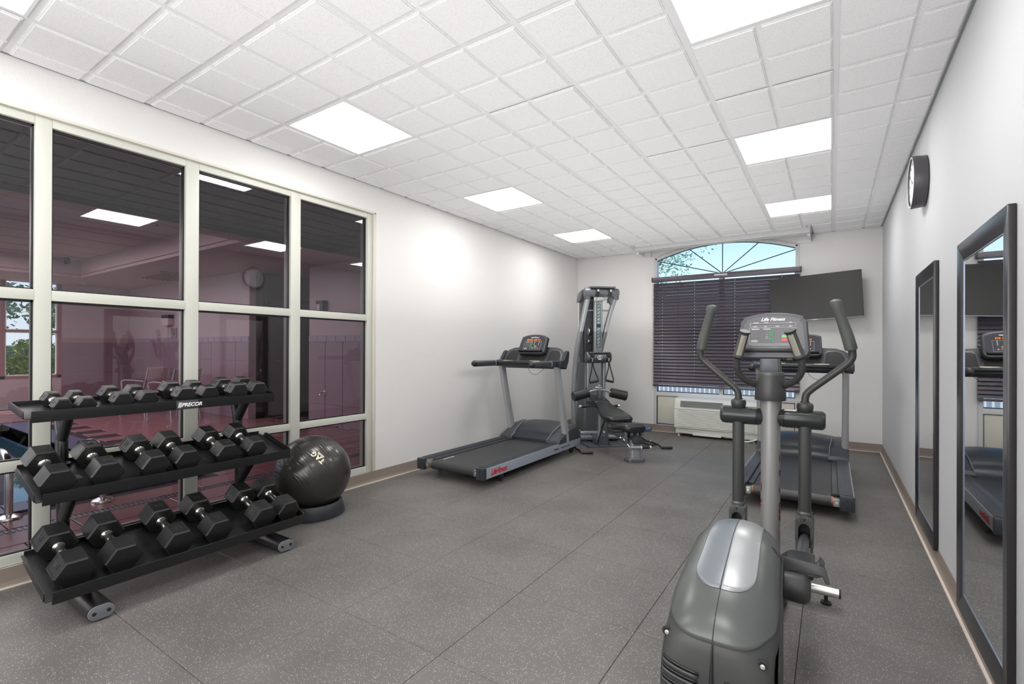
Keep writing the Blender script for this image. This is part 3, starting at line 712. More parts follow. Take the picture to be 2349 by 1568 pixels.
def tread_console(root, tilt=math.radians(-30)):
    # rounded face, arched top, built in the tilted frame
    y0, z0 = 1.425, 1.198; M = Matrix.Translation((0, y0, z0)) @ Matrix.Rotation(tilt, 4, 'X')
    W_ = .182; H_ = .262
    def outline_poly(g):
        pts = []
        for k in range(7):   # bottom right corner
            a = math.radians(-90+90*k/6); pts.append((W_-.045-g+.045*math.cos(a)*1, .045+g+.045*math.sin(a)))
        for k in range(9):   # top arc
            u = 1-2*k/8; x = (W_-.010-g)*u; pts.append((x, H_-g-.030*u*u-(0.006 if abs(u) > .99 else 0)))
        for k in range(7):
            a = math.radians(180+90*k/6); pts.append((-W_+.045+g+.045*math.cos(a), .045+g+.045*math.sin(a)))
        return pts
    head = build('console', MB().prism(outline_poly(0), -.0, .048, 'y', M), char2_m, root, .006)
    build('back_cover', MB().prism(outline_poly(-.004), .018, .055, 'y', M), dark_m, head, .006)
    face = build('face_plate', MB().prism(outline_poly(.016), -.0018, .002, 'y', M), mat('console_face', srgb(52, 52, 62), .3), head, 0, 30)
    bxp, outl, tx, dot, M2 = console_print(face, W_, H_, y0, z0, tilt, 0)
    # shift everything just above the face plate
    M3 = Matrix.Translation(M2.to_3x3() @ V(0, -.0022, 0))
    n0 = len(face.children)
    tx('Life Fitness', .024, 0.01, H_-.045, white_m, .3, 'CENTER', .0006)
    bxp(-.105, .105, H_-.093, H_-.062, mat('led_window', srgb(70, 34, 22), .3), 'display')
    led = MB(); rl = random.Random(3)
    for i in range(13):
        x = -.090+i*.0142
        for (a, b, c, d) in ((0, .0018, -.008, .008), (.0018, .0085, .0062, .008), (.0018, .0085, -.0009, .0009), (.0018, .0085, -.008, -.0062), (.0085, .0103, -.008, .008)):
            if rl.random() < .68: led.box(x+a, x+b, -.0016, -.0002, H_-.078+c, H_-.078+d, M2)
    build('led_glyphs', led, orange_m, face, 0, 0)
    outl(-.115, .115, .052, H_-.100, white_m)
    bxp(-.098, -.030, .085, .150, mat('key_panel', srgb(84, 84, 82), .4), 'key_panel')
    bxp(-.095, -.055, .153, .156, white_m); bxp(-.042, -.008, .153, .156, white_m)
    for i in range(3): bxp(-.100, -.066, .060+i*.006, .0625+i*.006, white_m)
    for i in range(4):
        dot(-.004, .072+i*.022, .0068, green_m, 'green_button', 1.2)
        for j in range(2): bxp(-.030+j*.001, -.016, .070+i*.022+j*.004, .0715+i*.022+j*.004, white_m)
    bxp(.030, .060, .092, .104, greenl_m, 'start_button'); bxp(.030, .064, .068, .084, redb_m, 'stop_button')
    dot(.014, .073, .006, white_m); dot(.082, .073, .005, white_m)
    for i in range(5):
        bxp(.020, .026, .112+i*.009, .116+i*.009, white_m); bxp(.080, .086, .112+i*.009, .116+i*.009, white_m)
    dot(.024, .160, .0035, white_m, 'print_mark'); dot(.084, .160, .0035, white_m, 'print_mark')
    for c in list(face.children):
        c.location = M2.to_3x3() @ V(0, -.0022, 0)
    build('reading_ledge', MB().prism([(-.030, .018), (-.034, .034), (-.004, .046), (.004, .046), (.004, .018)], -W_+.022, W_-.022, 'x', M), dark_m, head, .004)
    return head
def treadmill(lab, x, y, rz=0):
    t = thing('treadmill', lab, 'treadmill', (x, y, 0), rz, 'treadmills')
    RW0, RW1 = .318, .405
    for s in (-1, 1):
        a, b = (RW0, RW1) if s > 0 else (-RW1, -RW0)
        rail = build('side_rail', MB().box(a, b, 0.02, 1.965, .080, .176), rail_m, t, .003)
        top = MB(); a2, b2 = (RW0-.01, RW1-.006) if s > 0 else (-RW1+.006, -RW0+.01)
        top.box(a2, b2, .03, 1.50, .174, .182)
        for k in range(6):
            xx = a2 + (b2-a2)*(k+.8)/6.8
            top.box(xx-.0035, xx+.0035, .03, 1.50, .181, .1845)
        build('foot_rail', top, mat('foot_rail_grey', srgb(72, 74, 80), .35, .2), rail, .001)
        o = RW1+.0004 if s > 0 else -RW1-.0004
        build('edge_strip', MB().box(min(o, o-s*.004), max(o, o-s*.004), .02, 1.965, .170, .1775), mat('edge_silver', srgb(205, 210, 222), .25, .5), rail, .0008)
        cp = build('end_cap', MB().box(a-(.001 if s > 0 else .002), b+(.002 if s > 0 else .001), -.022, .022, .076, .181), char_m, rail, .004)
        for z in (.105, .150):
            build('screw_hole', MB().cyl(((a+b)/2, -.0225, z), ((a+b)/2, -.021, z), .008, n=14), gasket_m, cp, 0, 0)
        build('front_cap', MB().box(a-.001, b+.001, 1.962, 1.975, .078, .178), gasket_m, rail, .002)
        sx = s*(RW1+.0006)
        if s > 0:
            text('LifeFitness', .072, (sx, .085, .124), (0, 1, 0), (0, 0, 1), rail, red_m, .0005, .45, 'LEFT', 'lettering', .0016, .88)
            text('FlexDeck', .027, (sx, 1.29, .124), (0, 1, 0), (0, 0, 1), rail, navy_m, .0005, .2, 'LEFT', 'lettering', .0010)
            text('Shock Absorption System', .021, (sx, 1.455, .124), (0, 1, 0), (0, 0, 1), rail, navy_m, .0005, .1, 'LEFT', 'lettering', .0004)
        else:
            text('LifeFitness', .072, (sx, .46, .124), (0, -1, 0), (0, 0, 1), rail, red_m, .0005, .45, 'LEFT', 'lettering', .0016, .88)
        # upright
        xu = s*.378
        rings = []
        for (yy, zz, hy, hx) in ((1.625, .13, .058, .032), (1.60, .30, .056, .031), (1.50, .65, .052, .029), (1.395, 1.045, .050, .028)):
            rings.append([V(xu+hx*abs(math.cos(q))**.6*math.copysign(1, math.cos(q)), yy+hy*abs(math.sin(q))**.6*math.copysign(1, math.sin(q)), zz) for q in [2*PI*k/24 for k in range(24)]])
        build('upright', MB().loft(rings), silver_m, t)
        # handrail grip pointing to the rear
        hg = build('handrail', MB().rrect(xu-.031, xu+.031, 1.235, 1.46, 1.046, 1.118, .016, 'y'), char_m, t, .004)
        build('grip', MB().rrect(xu-.029, xu+.029,   .845, 1.225, 1.048, 1.118, .026, 'y'), char2_m, hg, .003)
        build('grip_tip', MB().lathe([(.001, -.03), (.020, -.022), (.031, -.004), (.035, .012), (.033, .03)], (xu, .835, 1.083), (0, 1, 0), 20), dark_m, hg)
        build('collar', MB().rrect(xu-.031, xu+.031, 1.225, 1.235, 1.046, 1.120, .022, 'y'), mat('collar', srgb(150, 156, 166), .3, .4), hg, .001)
        # front legs and levelling feet
        for yy in (.30,):
            build('leveler', MB().box(xu-.03, xu+.0, yy-.03, yy+.03, .038, .082).cyl((xu-.015, yy, .008), (xu-.015, yy, .045), .006, n=10).lathe([(.022, 0), (.022, .009), (.012, .014)], (xu-.015, yy, 0), n=16), gasket_m, t, .001)
        build('wheel', MB().lathe([(.012, -.012), (.036, -.012), (.040, -.006), (.040, .006), (.036, .012), (.012, .012)], (xu-.02*s, 1.80, .040), (1, 0, 0), 24), dark_m, t)
        build('wheel_fork', MB().box(xu-.02*s-.018, xu-.02*s+.018, 1.79, 1.90, .05, .082), dark_m, t, .002)
    # belt and rollers
    bp = MB(); pr = []
    for k in range(9):
        a = math.radians(90+180*k/8); pr.append((.055+.040*math.cos(a), .118+.040*math.sin(a)))
    pr += [(1.75, .078), (1.75, .158)]
    build('belt', bp.prism(pr, -.262, .262, 'x'), belt_m, t)
    build('deck', MB().box(-.30, .30, .10, 1.74, .122, .150), gasket_m, t, .002)
    build('deck_edge', MB().box(-.306, -.266, .10, 1.5, .150, .166).box(.266, .306, .10, 1.5, .150, .166), mat('deck_edge', srgb(62, 62, 66), .3), t, .001)
    for s in (-1, 1):
        build('roller_end', MB().cyl((s*.262, .055, .118), (s*.276, .055, .118), .036, n=24), mat('rust_end', srgb(150, 104, 80), .5, .5), t)
        rb = build('roller_bracket', MB().box(min(s*.276, s*.316), max(s*.276, s*.316), .0, .06, .094, .150), mat('bracket_steel', srgb(170, 168, 164), .3, .8), t, .002)
        build('bolt', MB().cyl((s*.297, -.004, .122), (s*.297, .002, .122), .010, n=6).cyl((s*.297, -.006, .122), (s*.297, -.002, .122), .005, n=10), chrome_m, rb, 0, 0)
    text('LIFE FITNESS', .03, (-.215, .14, .1585), (0, 1, 0), (-1, 0, 0), t, tagm, .0003, .2, 'LEFT', 'lettering', .0006)
    # motor hood: arched profile across, sloping down to the deck
    def hood_ring(yy, zt, cw):
        r_ = []
        for k in range(25):
            u = -1+2*k/24; r_.append(V(cw*u, yy, .14+(zt-.14)*(1-.13*abs(u)**2.4)))
        r_ += [V(cw, yy, .10), V(-cw, yy, .10)]
        return r_
    build('motor_hood', MB().loft([hood_ring(1.455, .190, .30), hood_ring(1.475, .225, .31), hood_ring(1.56, .290, .315), hood_ring(1.70, .340, .318), hood_ring(1.84, .362, .318), hood_ring(1.92, .345, .318), hood_ring(1.955, .26, .318), hood_ring(1.96, .12, .318)]), char_m, t, .003, 40)
    for s in (-1, 1):
        def sh_ring(yy, zt, x0, x1):
            return [V(s*(x0+(x1-x0)*u), yy, .17+(zt-.17)*(1-abs(2*u-1)**3*.16)) for u in [k/10 for k in range(11)]] + [V(s*x1, yy, .165), V(s*x0, yy, .165)]
        build('hood_side', MB().loft([sh_ring(1.395, .178, .235, .406), sh_ring(1.41, .208, .235, .407), sh_ring(1.55, .272, .245, .408), sh_ring(1.70, .325, .262, .408), sh_ring(1.86, .338, .27, .408), sh_ring(1.955, .25, .28, .408)]), char2_m, t, .003, 40)
        build('crease', MB().tube([V(s*.243, 1.40, .20), V(s*.252, 1.55, .287), V(s*.268, 1.70, .347)], .004, 8), mat('crease_grey', srgb(120, 126, 134), .4), t)
    # crossbar with heart-rate grip, ribbed underneath
    cb = build('crossbar', MB().rrect(-.405, .405, 1.33, 1.435, 1.045, 1.085, .015, 'x'), char_m, t, .004)
    build('sensor_bar', MB().tube(smooth_path([(-.34, 1.27, 1.085), (-.20, 1.235, 1.092), (0, 1.225, 1.094), (.20, 1.235, 1.092), (.34, 1.27, 1.085)], 5), .024, 16), dark_m, cb)
    for s in (-1, 1):
        build('sensor_plate', MB().box(min(s*.12, s*.245), max(s*.12, s*.245), 1.218, 1.246, 1.108, 1.1185), mat('steel_plate', srgb(196, 192, 180), .3, .6), cb, .003)
        build('bar_link', MB().box(min(s*.34, s*.375), max(s*.34, s*.375), 1.25, 1.36, 1.06, 1.105), char_m, cb, .008)
    build('orange_tag', MB().box(.03, .10, 1.335, 1.36, 1.0855, 1.089), mat('orange_print', srgb(235, 150, 50), .5), cb, 0, 0)
    # dash wings behind the console
    Mw = Matrix.Translation((0, 1.45, 1.085)) @ Matrix.Rotation(math.radians(-32), 4, 'X')
    wp = [(-.445, -.03), (-.445, .06), (-.425, .135), (-.375, .188), (-.30, .218), (-.16, .226), (.16, .226), (.30, .218), (.375, .188), (.425, .135), (.445, .06), (.445, -.03)]
    wg = build('dash', MB().prism(wp, .0, .085, 'y', Mw), char2_m, t, .012, seg=3)
    for s in (-1, 1):
        bp_ = [(s*.20, .0), (s*.375, .0), (s*.372, .10), (s*.345, .155), (s*.30, .175), (s*.235, .172), (s*.215, .15)]
        rim = build('bin_rim', MB().prism([(a*1.0+s*.006, b+.006) for a, b in bp_] if False else [(s*.188, -.008), (s*.388, -.008), (s*.385, .105), (s*.352, .166), (s*.30, .188), (s*.228, .184), (s*.203, .158)], -.004, .004, 'y', Mw), mat('rim_grey', srgb(86, 86, 94), .35), wg, .003)
        build('bin', MB().prism(bp_, -.0055, .003, 'y', Mw), mat('bin_rubber', srgb(38, 38, 38), .7), wg, .002)
        build('arm_shell', MB().prism([(1.36, 1.045), (1.36, 1.115), (1.44, 1.125), (1.515, 1.215), (1.545, 1.235), (1.575, 1.21), (1.555, 1.11), (1.50, 1.035)], s*.405 if s > 0 else -.448, s*.448 if s > 0 else -.405, 'x'), char_m, wg, .008, seg=3)
    build('tray', MB().rrect(-.165, .165, -.006, .002, .005, .085, .02, 'y', M=Mw), mat('bin_rubber', srgb(38, 38, 38), .7), wg, .001)
    tread_console(t)
    build('cord', MB().tube(smooth_path([(.05, 1.30, 1.05), (.10, 1.27, .985), (.17, 1.27, .96), (.24, 1.28, 1.0), (.29, 1.30, 1.05)], 5), .002, 6), gasket_m, t)
    return t
treadmill('grey treadmill along the left wall between the ball and the multi gym', -2.978, 3.465)
treadmill('grey treadmill behind the elliptical trainer, near the right wall', -.262, 4.30, 0)
# ================================================================ corner multi gym (local: x along the drum, -y towards the room)
GA = math.radians(43.5)
gy = thing('cable_gym', 'tall grey cable multi gym standing diagonally in the far corner', 'multi gym', (-2.80, 6.50, 0), GA)
def P3(u, w, z): return V(u, -w, z)
def rings_to(mb, pts, hx, hy, n=18, p=.75):
    rings = []
    for i, (u, w, z) in enumerate(pts):
        a = hx[i] if isinstance(hx, (list, tuple)) else hx; b = hy[i] if isinstance(hy, (list, tuple)) else hy
        rings.append([V(u+a*abs(math.cos(q))**p*math.copysign(1, math.cos(q)), -w+b*abs(math.sin(q))**p*math.copysign(1, math.sin(q)), z) for q in [2*PI*k/n for k in range(n)]])
    return mb.loft(rings)
lc = smooth_path([(-.365, .0, .16), (-.368, .0, .60), (-.358, .02, .95), (-.330, .05, 1.30), (-.278, .10, 1.62), (-.215, .15, 1.98)], 6)
build('curved_upright', rings_to(MB(), lc, .036, .042), gym_m, gy, 0, 50)
rc_ = smooth_path([(-.06, .02, .90), (.0, .03, 1.15), (.055, .06, 1.42), (.115, .11, 1.72), (.185, .15, 1.98)], 6)
build('curved_upright', rings_to(MB(), rc_, .032, .04), gym_m, gy, 0, 50)
build('curved_upright', rings_to(MB(), [(.03, .10, .14), (.03, .10, .6), (.045, .08, .95), (.055, .06, 1.2)], .03, .04), gym_m, gy, 0, 50)
top = build('top_drum', MB().lathe([(.052, -.262), (.062, -.258), (.064, -.250), (.064, .225), (.060, .236), (.048, .242)], (-.012, -.16, 2.045), (1, 0, 0), 36), gymd_m, gy)
build('top_cover', MB().box(-.20, .165, -.235, -.10, 2.105, 2.128), gymd_m, top, .006)
build('rear_shroud', MB().prism([(-.10, 2.09), (.10, 2.06), (.16, 1.96), (.16, 1.93), (-.02, 1.95)], -.285, -.235, 'x').prism([(-.10, 2.09), (.10, 2.06), (.16, 1.96), (.16, 1.93), (-.02, 1.95)], .18, .225, 'x'), gymd_m, top, .006)
for s, u in ((-1, -.225), (1, .19)):
    build('socket', MB().lathe([(.05, 0), (.046, -.03), (.036, -.05)], (u, -.155, 1.995), (0, 0, 1), 20), gymd_m, top)
build('weight_shroud', MB().rrect(-.255, -.10, -.10, .14, .95, 2.00, .03), mat('tinted_shroud', srgb(46, 46, 50), .3), gy, .003)
bp_ = build('guide_panel', MB().rrect(-.128, -.004, -.175, -.10, 1.18, 1.93, .02), gym_m, gy, .003)
card = mat('guide_card', srgb(98, 120, 124), .4)
gcard = build('instruction_strip', MB().box(-.098, -.034, -.180, -.174, 1.275, 1.885), mat('strip_dark', srgb(40, 52, 58), .4), bp_, 0, 0)
for k in range(13):
    z = 1.281+k*.0465
    if k == 6:
        build('label_bar', MB().box(-.092, -.040, -.1815, -.1795, z+.008, z+.028), gasket_m, gcard, 0, 0); continue
    q = build('picture', MB().box(-.095, -.037, -.1815, -.1795, z, z+.041), card, gcard, 0, 0)
    a = random.uniform(-.6, .6); cx_, cz_ = -.066, z+.019
    build('figure_drawing', MB().tube([V(cx_-.012, -.1822, cz_-.012), V(cx_, -.1822, cz_), V(cx_+.014*math.cos(a), -.1822, cz_+.014)], .0028, 5).box(cx_-.02, cx_+.012, -.1825, -.1812, z+.003, z+.006), clockf_m if k % 3 else mat('skin_print', srgb(205, 170, 150), .6), q, 0, 0)
md = build('middle_drum', MB().lathe([(.055, -.180), (.072, -.176), (.076, -.168), (.076, .168), (.072, .178), (.055, .182)], (-.066, -.155, 1.137), (1, 0, 0), 36), gymd_m, gy)
build('drum_lip', MB().box(-.225, .09, -.235, -.17, 1.195, 1.212), gymd_m, md, .005)
lg = MB(); 
for k in range(28):
    a0, a1 = 2*PI*k/28, 2*PI*(k+1)/28
    lg.prism([(-.066+.0345*math.cos(a0), 1.135+.0345*math.sin(a0)), (-.066+.0345*math.cos(a1), 1.135+.0345*math.sin(a1)), (-.066+.0300*math.cos(a1), 1.135+.0300*math.sin(a1)), (-.066+.0300*math.cos(a0), 1.135+.0300*math.sin(a0))], -.2365, -.233, 'y')
build('emblem_ring', lg, white_m, md, 0, 0)
build('emblem', MB().tube(smooth_path([(-.047, -.2345, 1.153), (-.066, -.2345, 1.160), (-.078, -.2345, 1.145), (-.066, -.2345, 1.135), (-.054, -.2345, 1.124), (-.066, -.2345, 1.110), (-.086, -.2345, 1.117)], 4), .0042, 6).tube([V(-.083, -.2345, 1.112), V(-.050, -.2345, 1.158)], .003, 6), white_m, md, 0, 0)
for u in (-.175, .065):
    build('pulley_slot', MB().rrect(u-.028, u+.028, -.236, -.16, 1.085, 1.200, .012, 'y'), gasket_m, md, .002)
    build('pulley', MB().lathe([(.028, -.009), (.024, 0), (.028, .009)], (u, -.225, 1.155), (1, 0, 0), 20), dark_m, md)
for u in (-.10, .085):
    build('pulley_slot', MB().rrect(u-.026, u+.026, -.229, -.17, 1.985, 2.10, .012, 'y'), gasket_m, top, .002)
    build('pulley', MB().lathe([(.024, -.009), (.020, 0), (.024, .009)], (u, -.222, 2.065), (1, 0, 0), 20), chrome_m, top)
for z, a, b in ((1.80, -.205, -.115), (1.80, -.01, .115)):
    build('cross_pin', MB().cyl((a, -.10, z), (b, -.10, z), .011, n=12), gym_m, gy)
for u in (-.185, -.16): build('pulley_wheel', MB().lathe([(.055, -.006), (.048, 0), (.055, .006)], (u-.01, -.108, 1.50), (1, 0, 0), 24).lathe([(.030, -.006), (.026, 0), (.030, .006)], (u-.01, -.108, 1.36), (1, 0, 0), 20), chrome_m if u < -.17 else dark_m, gy)
lb = []
for z, x0, x1, y0 in ((.10, -.275, .045, -.15), (.16, -.272, .04, -.15), (.70, -.270, .03, -.145), (1.06, -.262, .015, -.14)):
    ring = [V(a, b, z) for a, b in rpoly(x0, x1, y0, .20, .045, 5)]; lb.append(ring)
build('weight_tower', MB().loft(lb), gymd_m, gy, 0, 40)
build('spec_label', MB().box(-.20, -.06, -.1525, -.148, .468, .472).box(-.19, -.05, -.1525, -.148, .484, .490), dark_m, gy, 0, 0)
build('column_facing', MB().rrect(-.235, -.0, -.156, -.12, .52, 1.06, .03), gym_m, gy, .003)
# base frame
build('base_tube', MB().tube([V(-.40, -.0, .16), V(-.395, -.03, .10), V(-.30, -.06, .085)], .028, 14), gym_m, gy)
bt = build('base_tube', MB().rrect(-.37, .30, -.24, -.16, .035, .115, .03, 'x'), gym_m, gy, .003)
for u in (-.15, .16): build('slot', MB().rrect(u-.05, u+.05, -.2415, -.235, .058, .078, .009, 'y'), gasket_m, bt, 0, 0)
b2 = build('base_tube', MB().rrect(-.50, .14, -.42, -.35, .022, .088, .03, 'x'), gym_m, gy, .003)
build('end_plug', MB().rrect(-.535, -.495, -.423, -.347, .020, .091, .031, 'x'), gasket_m, b2, .004)
b3 = build('base_tube', MB().rrect(.18, .56, -.22, -.12, .04, .155, .03, 'x'), gym_m, gy, .004)
build('end_plug', MB().rrect(.555, .60, -.225, -.115, .035, .160, .032, 'x'), gymd_m, b3, .006)
build('foot_plate', MB().box(-.30, .32, -.36, .18, .006, .034), mat_m, gy, .003)
pr_ = MB()
for k in range(10): pr_.box(-.27+k*.058, -.245+k*.058, -.34, -.17, .034, .037)
build('tread_ribs', pr_, mat('mat_light', srgb(112, 114, 118), .5), gy, 0, 0)
mt = thing('floor_mat', 'thin grey chequered rubber mat beneath the cable gym', 'mat', (-2.80, 6.50, .001), GA)
build('mat_sheet', MB().box(-.42, .40, -.78, .40, 0, .005), mat_m, mt, .001)
mk = MB()
for i in range(5):
    for j in range(3):
        for q in range(5):
            mk.box(-.39+i*.155+(q*.024 if (i+j) % 2 else 0), (-.39+i*.155+(q*.024 if (i+j) % 2 else 0))+(.012 if (i+j) % 2 else .12), -.765+j*.13+(0 if (i+j) % 2 else q*.022), -.765+j*.13+(.10 if (i+j) % 2 else q*.022+.010), .005, .0065)
build('mat_ribs', mk, mat('mat_light', srgb(112, 114, 118), .5), mt, 0, 0, kind='stuff')
# handles on cables: things of their own
def strap_handle(lab, loc, rot, pts_l, pts_r, g0, g1, clip):
    h_ = thing('exercise_strap', lab, 'strap', loc, rot, 'strap handles of the multi gym')
    def strip(pts):
        mb = MB(); rings = []
        for i, p in enumerate(pts):
            rings.append([V(p[0]-.010, p[1], p[2]), V(p[0], p[1]-.0022, p[2]-.001), V(p[0]+.010, p[1], p[2]), V(p[0], p[1]+.0022, p[2]+.001)])
        return mb.loft(rings)
    build('strap', MB().tube(smooth_path(pts_l, 4), .0085, 8, ry=.0035), strap_m, h_)
    build('strap', MB().tube(smooth_path(pts_r, 4), .0085, 8, ry=.0035), strap_m, h_)
    build('grip', MB().tube([V(*g0), V(*g0).lerp(V(*g1), .08), V(*g0).lerp(V(*g1), .92), V(*g1)], [.013, .0165, .0165, .013], 16), dark_m, h_)
    c = V(*clip)
    build('clip', MB().tube([c+V(0, 0, .0), c+V(.0, 0, .03)], .009, 10).tube(smooth_path([c+V(0, 0, .03), c+V(.012, 0, .045), c+V(0, 0, .06), c+V(-.012, 0, .045), c+V(0, 0, .03)], 4), .0032, 8), chrome_m, h_)
    return h_
def gw(u, w, z):
    return (-2.80+u*math.cos(GA)+w*math.sin(GA), 6.50+u*math.sin(GA)-w*math.cos(GA), z)
strap_handle('black strap handle hanging from the left side of the gym middle drum', gw(-.175, .235, 1.08), GA,
             [(0, 0, .01), (-.012, -.006, -.10), (-.042, -.01, -.235), (-.045, -.01, -.285)], [(0, 0, .01), (.02, -.006, -.10), (.075, -.01, -.235), (.082, -.012, -.270)], (-.045, -.011, -.292), (.085, -.011, -.268), (0, 0, .0))
strap_handle('black strap handle hanging from the right side of the gym middle drum', gw(.065, .235, 1.08), GA,
             [(0, 0, .01), (-.012, -.006, -.10), (-.045, -.01, -.215), (-.052, -.01, -.255)], [(0, 0, .01), (.022, -.006, -.10), (.060, -.01, -.235), (.064, -.012, -.285)], (-.052, -.011, -.262), (.062, -.011, -.288), (0, 0, .0))
th_ = thing('cable_bar', 'grey pull-down bar with straps hooked on the gym top drum', 'handle', gw(-.03, .235, 1.93), GA)
build('bar', MB().tube([V(-.10, 0, -.005), V(-.02, 0, .005), V(.06, 0, .025)], [.012, .014, .012], 14), gym_m, th_)
build('strap', MB().tube([V(.115, .01, .125), V(.10, 0, .06), V(.075, -.004, .0), V(.12, -.01, -.055)], .010, 8, ry=.004), dark_m, th_)
build('strap', MB().tube([V(-.07, .01, .125), V(-.04, 0, .09), V(.065, -.004, .005), V(.10, -.012, -.06)], .0032, 8), dark_m, th_)
build('strap', MB().tube([V(-.06, .01, .12), V(-.06, .0, .09), V(-.10, -.004, .0)], .0032, 8), dark_m, th_)
build('clip', MB().lathe([(.016, -.01), (.018, 0), (.016, .01)], (-.07, -.01, .135), (0, 1, 0), 16).lathe([(.016, -.01), (.018, 0), (.016, .01)], (.115, -.01, .135), (0, 1, 0), 16), chrome_m, th_)
def floor_handle(lab, p0, p1, s0, s1):
    """grip lying on the floor p0-p1 with webbing trailing s0..s1"""
    o = V(p0[0], p0[1], 0); h_ = thing('exercise_strap', lab, 'strap', tuple(o), 0, 'strap handles of the multi gym')
    a, b = V(*p0)-o, V(*p1)-o
    build('grip', MB().tube([a, a.lerp(b, .1), a.lerp(b, .9), b], [.012, .017, .017, .013], 16), dark_m, h_)
    pts = [V(*q)-o for q in s0]; build('strap', MB().tube(smooth_path(pts, 4), .011, 8, ry=.005), strap_m, h_)
    pts = [V(*q)-o for q in s1]; build('strap', MB().tube(smooth_path(pts, 4), .010, 8, ry=.005), strap_m, h_)
    return h_
floor_handle('black cable handle on the floor between left treadmill and gym', (-2.480, 5.262, .020), (-2.365, 5.338, .020),
             [(-2.485, 5.262, .018), (-2.53, 5.32, .022), (-2.62, 5.40, .03), (-2.70, 5.50, .035), (-2.78, 5.58, .05), (-2.82, 5.72, .07)], [(-2.50, 5.285, .012), (-2.57, 5.40, .014), (-2.66, 5.46, .018), (-2.74, 5.56, .03)])
fh = floor_handle('black cable handle with looped webbing on the floor right of the gym bench', (-1.775, 6.085, .020), (-1.660, 6.166, .020),
             [(-1.78, 6.09, .018), (-1.84, 6.18, .03), (-1.93, 6.24, .04), (-2.03, 6.33, .03), (-2.12, 6.42, .05), (-2.20, 6.52, .06)], [(-1.79, 6.11, .03), (-1.88, 6.16, .05), (-2.0, 6.40, .02), (-2.06, 6.30, .045), (-2.14, 6.50, .03)])
o_ = V(-1.775, 6.085, 0)
build('strap', MB().tube(smooth_path([V(-1.84, 6.17, .045)-o_, V(-1.93, 6.17, .02)-o_, V(-2.05, 6.24, .03)-o_, V(-2.13, 6.36, .02)-o_], 4), .010, 8, ry=.005), strap_m, fh)
build('clip', MB().lathe([(.012, -.01), (.014, 0), (.012, .01)], V(-1.98, 6.30, .05)-o_, (1, 1, 0), 12), chrome_m, fh)
build('orange_loop', MB().tube([V(-1.99, 6.27, .04)-o_, V(-1.95, 6.25, .045)-o_], .005, 8), mat('orange_loop', srgb(190, 80, 50), .6), fh)
# ---------------------------------------------------------------- bench in front of the gym
bn = thing('weight_bench', 'black padded adjustable bench with roller pads in front of the gym', 'bench', (-1.835, 5.265, 0), GA)
def pad(name, stations, parent, m_, th=.05, n=22, par_p=.7):
    """stations: (dist back, z top, half width, thickness, u centre)"""
    rings = []
    for d, z, hw, t_, uc in stations:
        rings.append([V(uc+hw*abs(math.cos(q))**par_p*math.copysign(1, math.cos(q)), d, z-t_/2+t_/2*abs(math.sin(q))**.6*math.copysign(1, math.sin(q))) for q in [2*PI*k/n for k in range(n)]])
    return build(name, MB().loft(rings), m_, parent, 0, 60)
bpts = [(.300, .425, .05, .02, -.02), (.310, .442, .115, .05, -.02), (.335, .452, .150, .062, -.02), (.42, .466, .168, .066, -.02), (.52, .480, .172, .066, -.02), (.64, .498, .160, .066, -.015), (.78, .520, .128, .066, -.01), (.90, .540, .108, .064, 0), (.98, .556, .104, .062, 0), (.995, .557, .10, .05, 0)]
pd = pad('back_pad', bpts, bn, vinyl_m)
pad('pad_shell', [(d+.005, z-.045, hw*.97, .045, u) for d, z, hw, t_, u in bpts[1:-1]], pd, dark_m)
pad('head_pad', [(1.00, .560, .095, .045, 0), (1.01, .567, .108, .055, 0), (1.10, .590, .112, .056, 0), (1.22, .622, .108, .056, 0), (1.25, .628, .09, .04, 0)], bn, vinyl_m)
sp = pad('seat_pad', [(-.06, .395, .05, .03, -.0), (-.05, .405, .105, .08, .0), (0.0, .420, .135, .105, .0), (.10, .415, .155, .11, -.01), (.20, .400, .160, .10, -.02), (.27, .385, .14, .075, -.03), (.29, .375, .09, .03, -.03)], bn, vinyl_m)
pad('seat_wing', [(-.03, .365, .035, .035, .155), (.0, .385, .06, .05, .155), (.07, .387, .068, .05, .155), (.14, .38, .06, .045, .155), (.16, .37, .03, .03, .155)], sp, mat('blue_sheen_vinyl', srgb(52, 66, 86), .25))
# frame
build('front_post', MB().loft([[V(a, b, z) for a, b in rpoly(-.058*k_, .058*k_, -.05*k_, .05*k_, .03*k_, 5)] for z, k_ in ((.04, 1.06), (.16, 1.0), (.245, .95))]), gym_m, bn)
build('front_foot', MB().loft([[V(a, b, z) for a, b in rpoly(-.098*k_, .098*k_, -.072*k_, .075*k_, .028*k_, 4)] for z, k_ in ((0, 1.0), (.035, 1.0), (.046, .93))]), gymd_m, bn, .003)
build('beam', MB().rrect(-.045, .045, .0, 1.15, .20, .27, .022, 'y'), gymd_m, bn, .003)
build('beam_head', MB().rrect(-.05, .075, -.065, .05, .195, .285, .038, 'y'), elld_m, bn, .005)
build('bracket', MB().prism([(-.02, .19), (.13, .19), (.15, .33), (.10, .36), (-.01, .34)], -.115, -.085, 'x').prism([(-.0, .20), (.11, .20), (.12, .33), (.0, .33)], .075, .09, 'x'), gymd_m, bn, .006)
build('adjust_knob', MB().lathe([(.008, 0), (.010, .02), (.013, .035), (.008, .045)], (-.118, .03, .262), (-1, 0, 0), 14), chrome_m, bn)
build('linkage', MB().tube([V(-.122, .02, .25), V(-.07, -.035, .165)], .006, 8), chrome_m, bn)
pg = build('front_peg', MB().cyl((-.075, -.055, .163), (.06, -.055, .163), .018, n=14), gym_m, bn)
build('peg_sleeve', MB().cyl((.055, -.055, .163), (.155, -.055, .163), .0165, n=14), dark_m, pg)
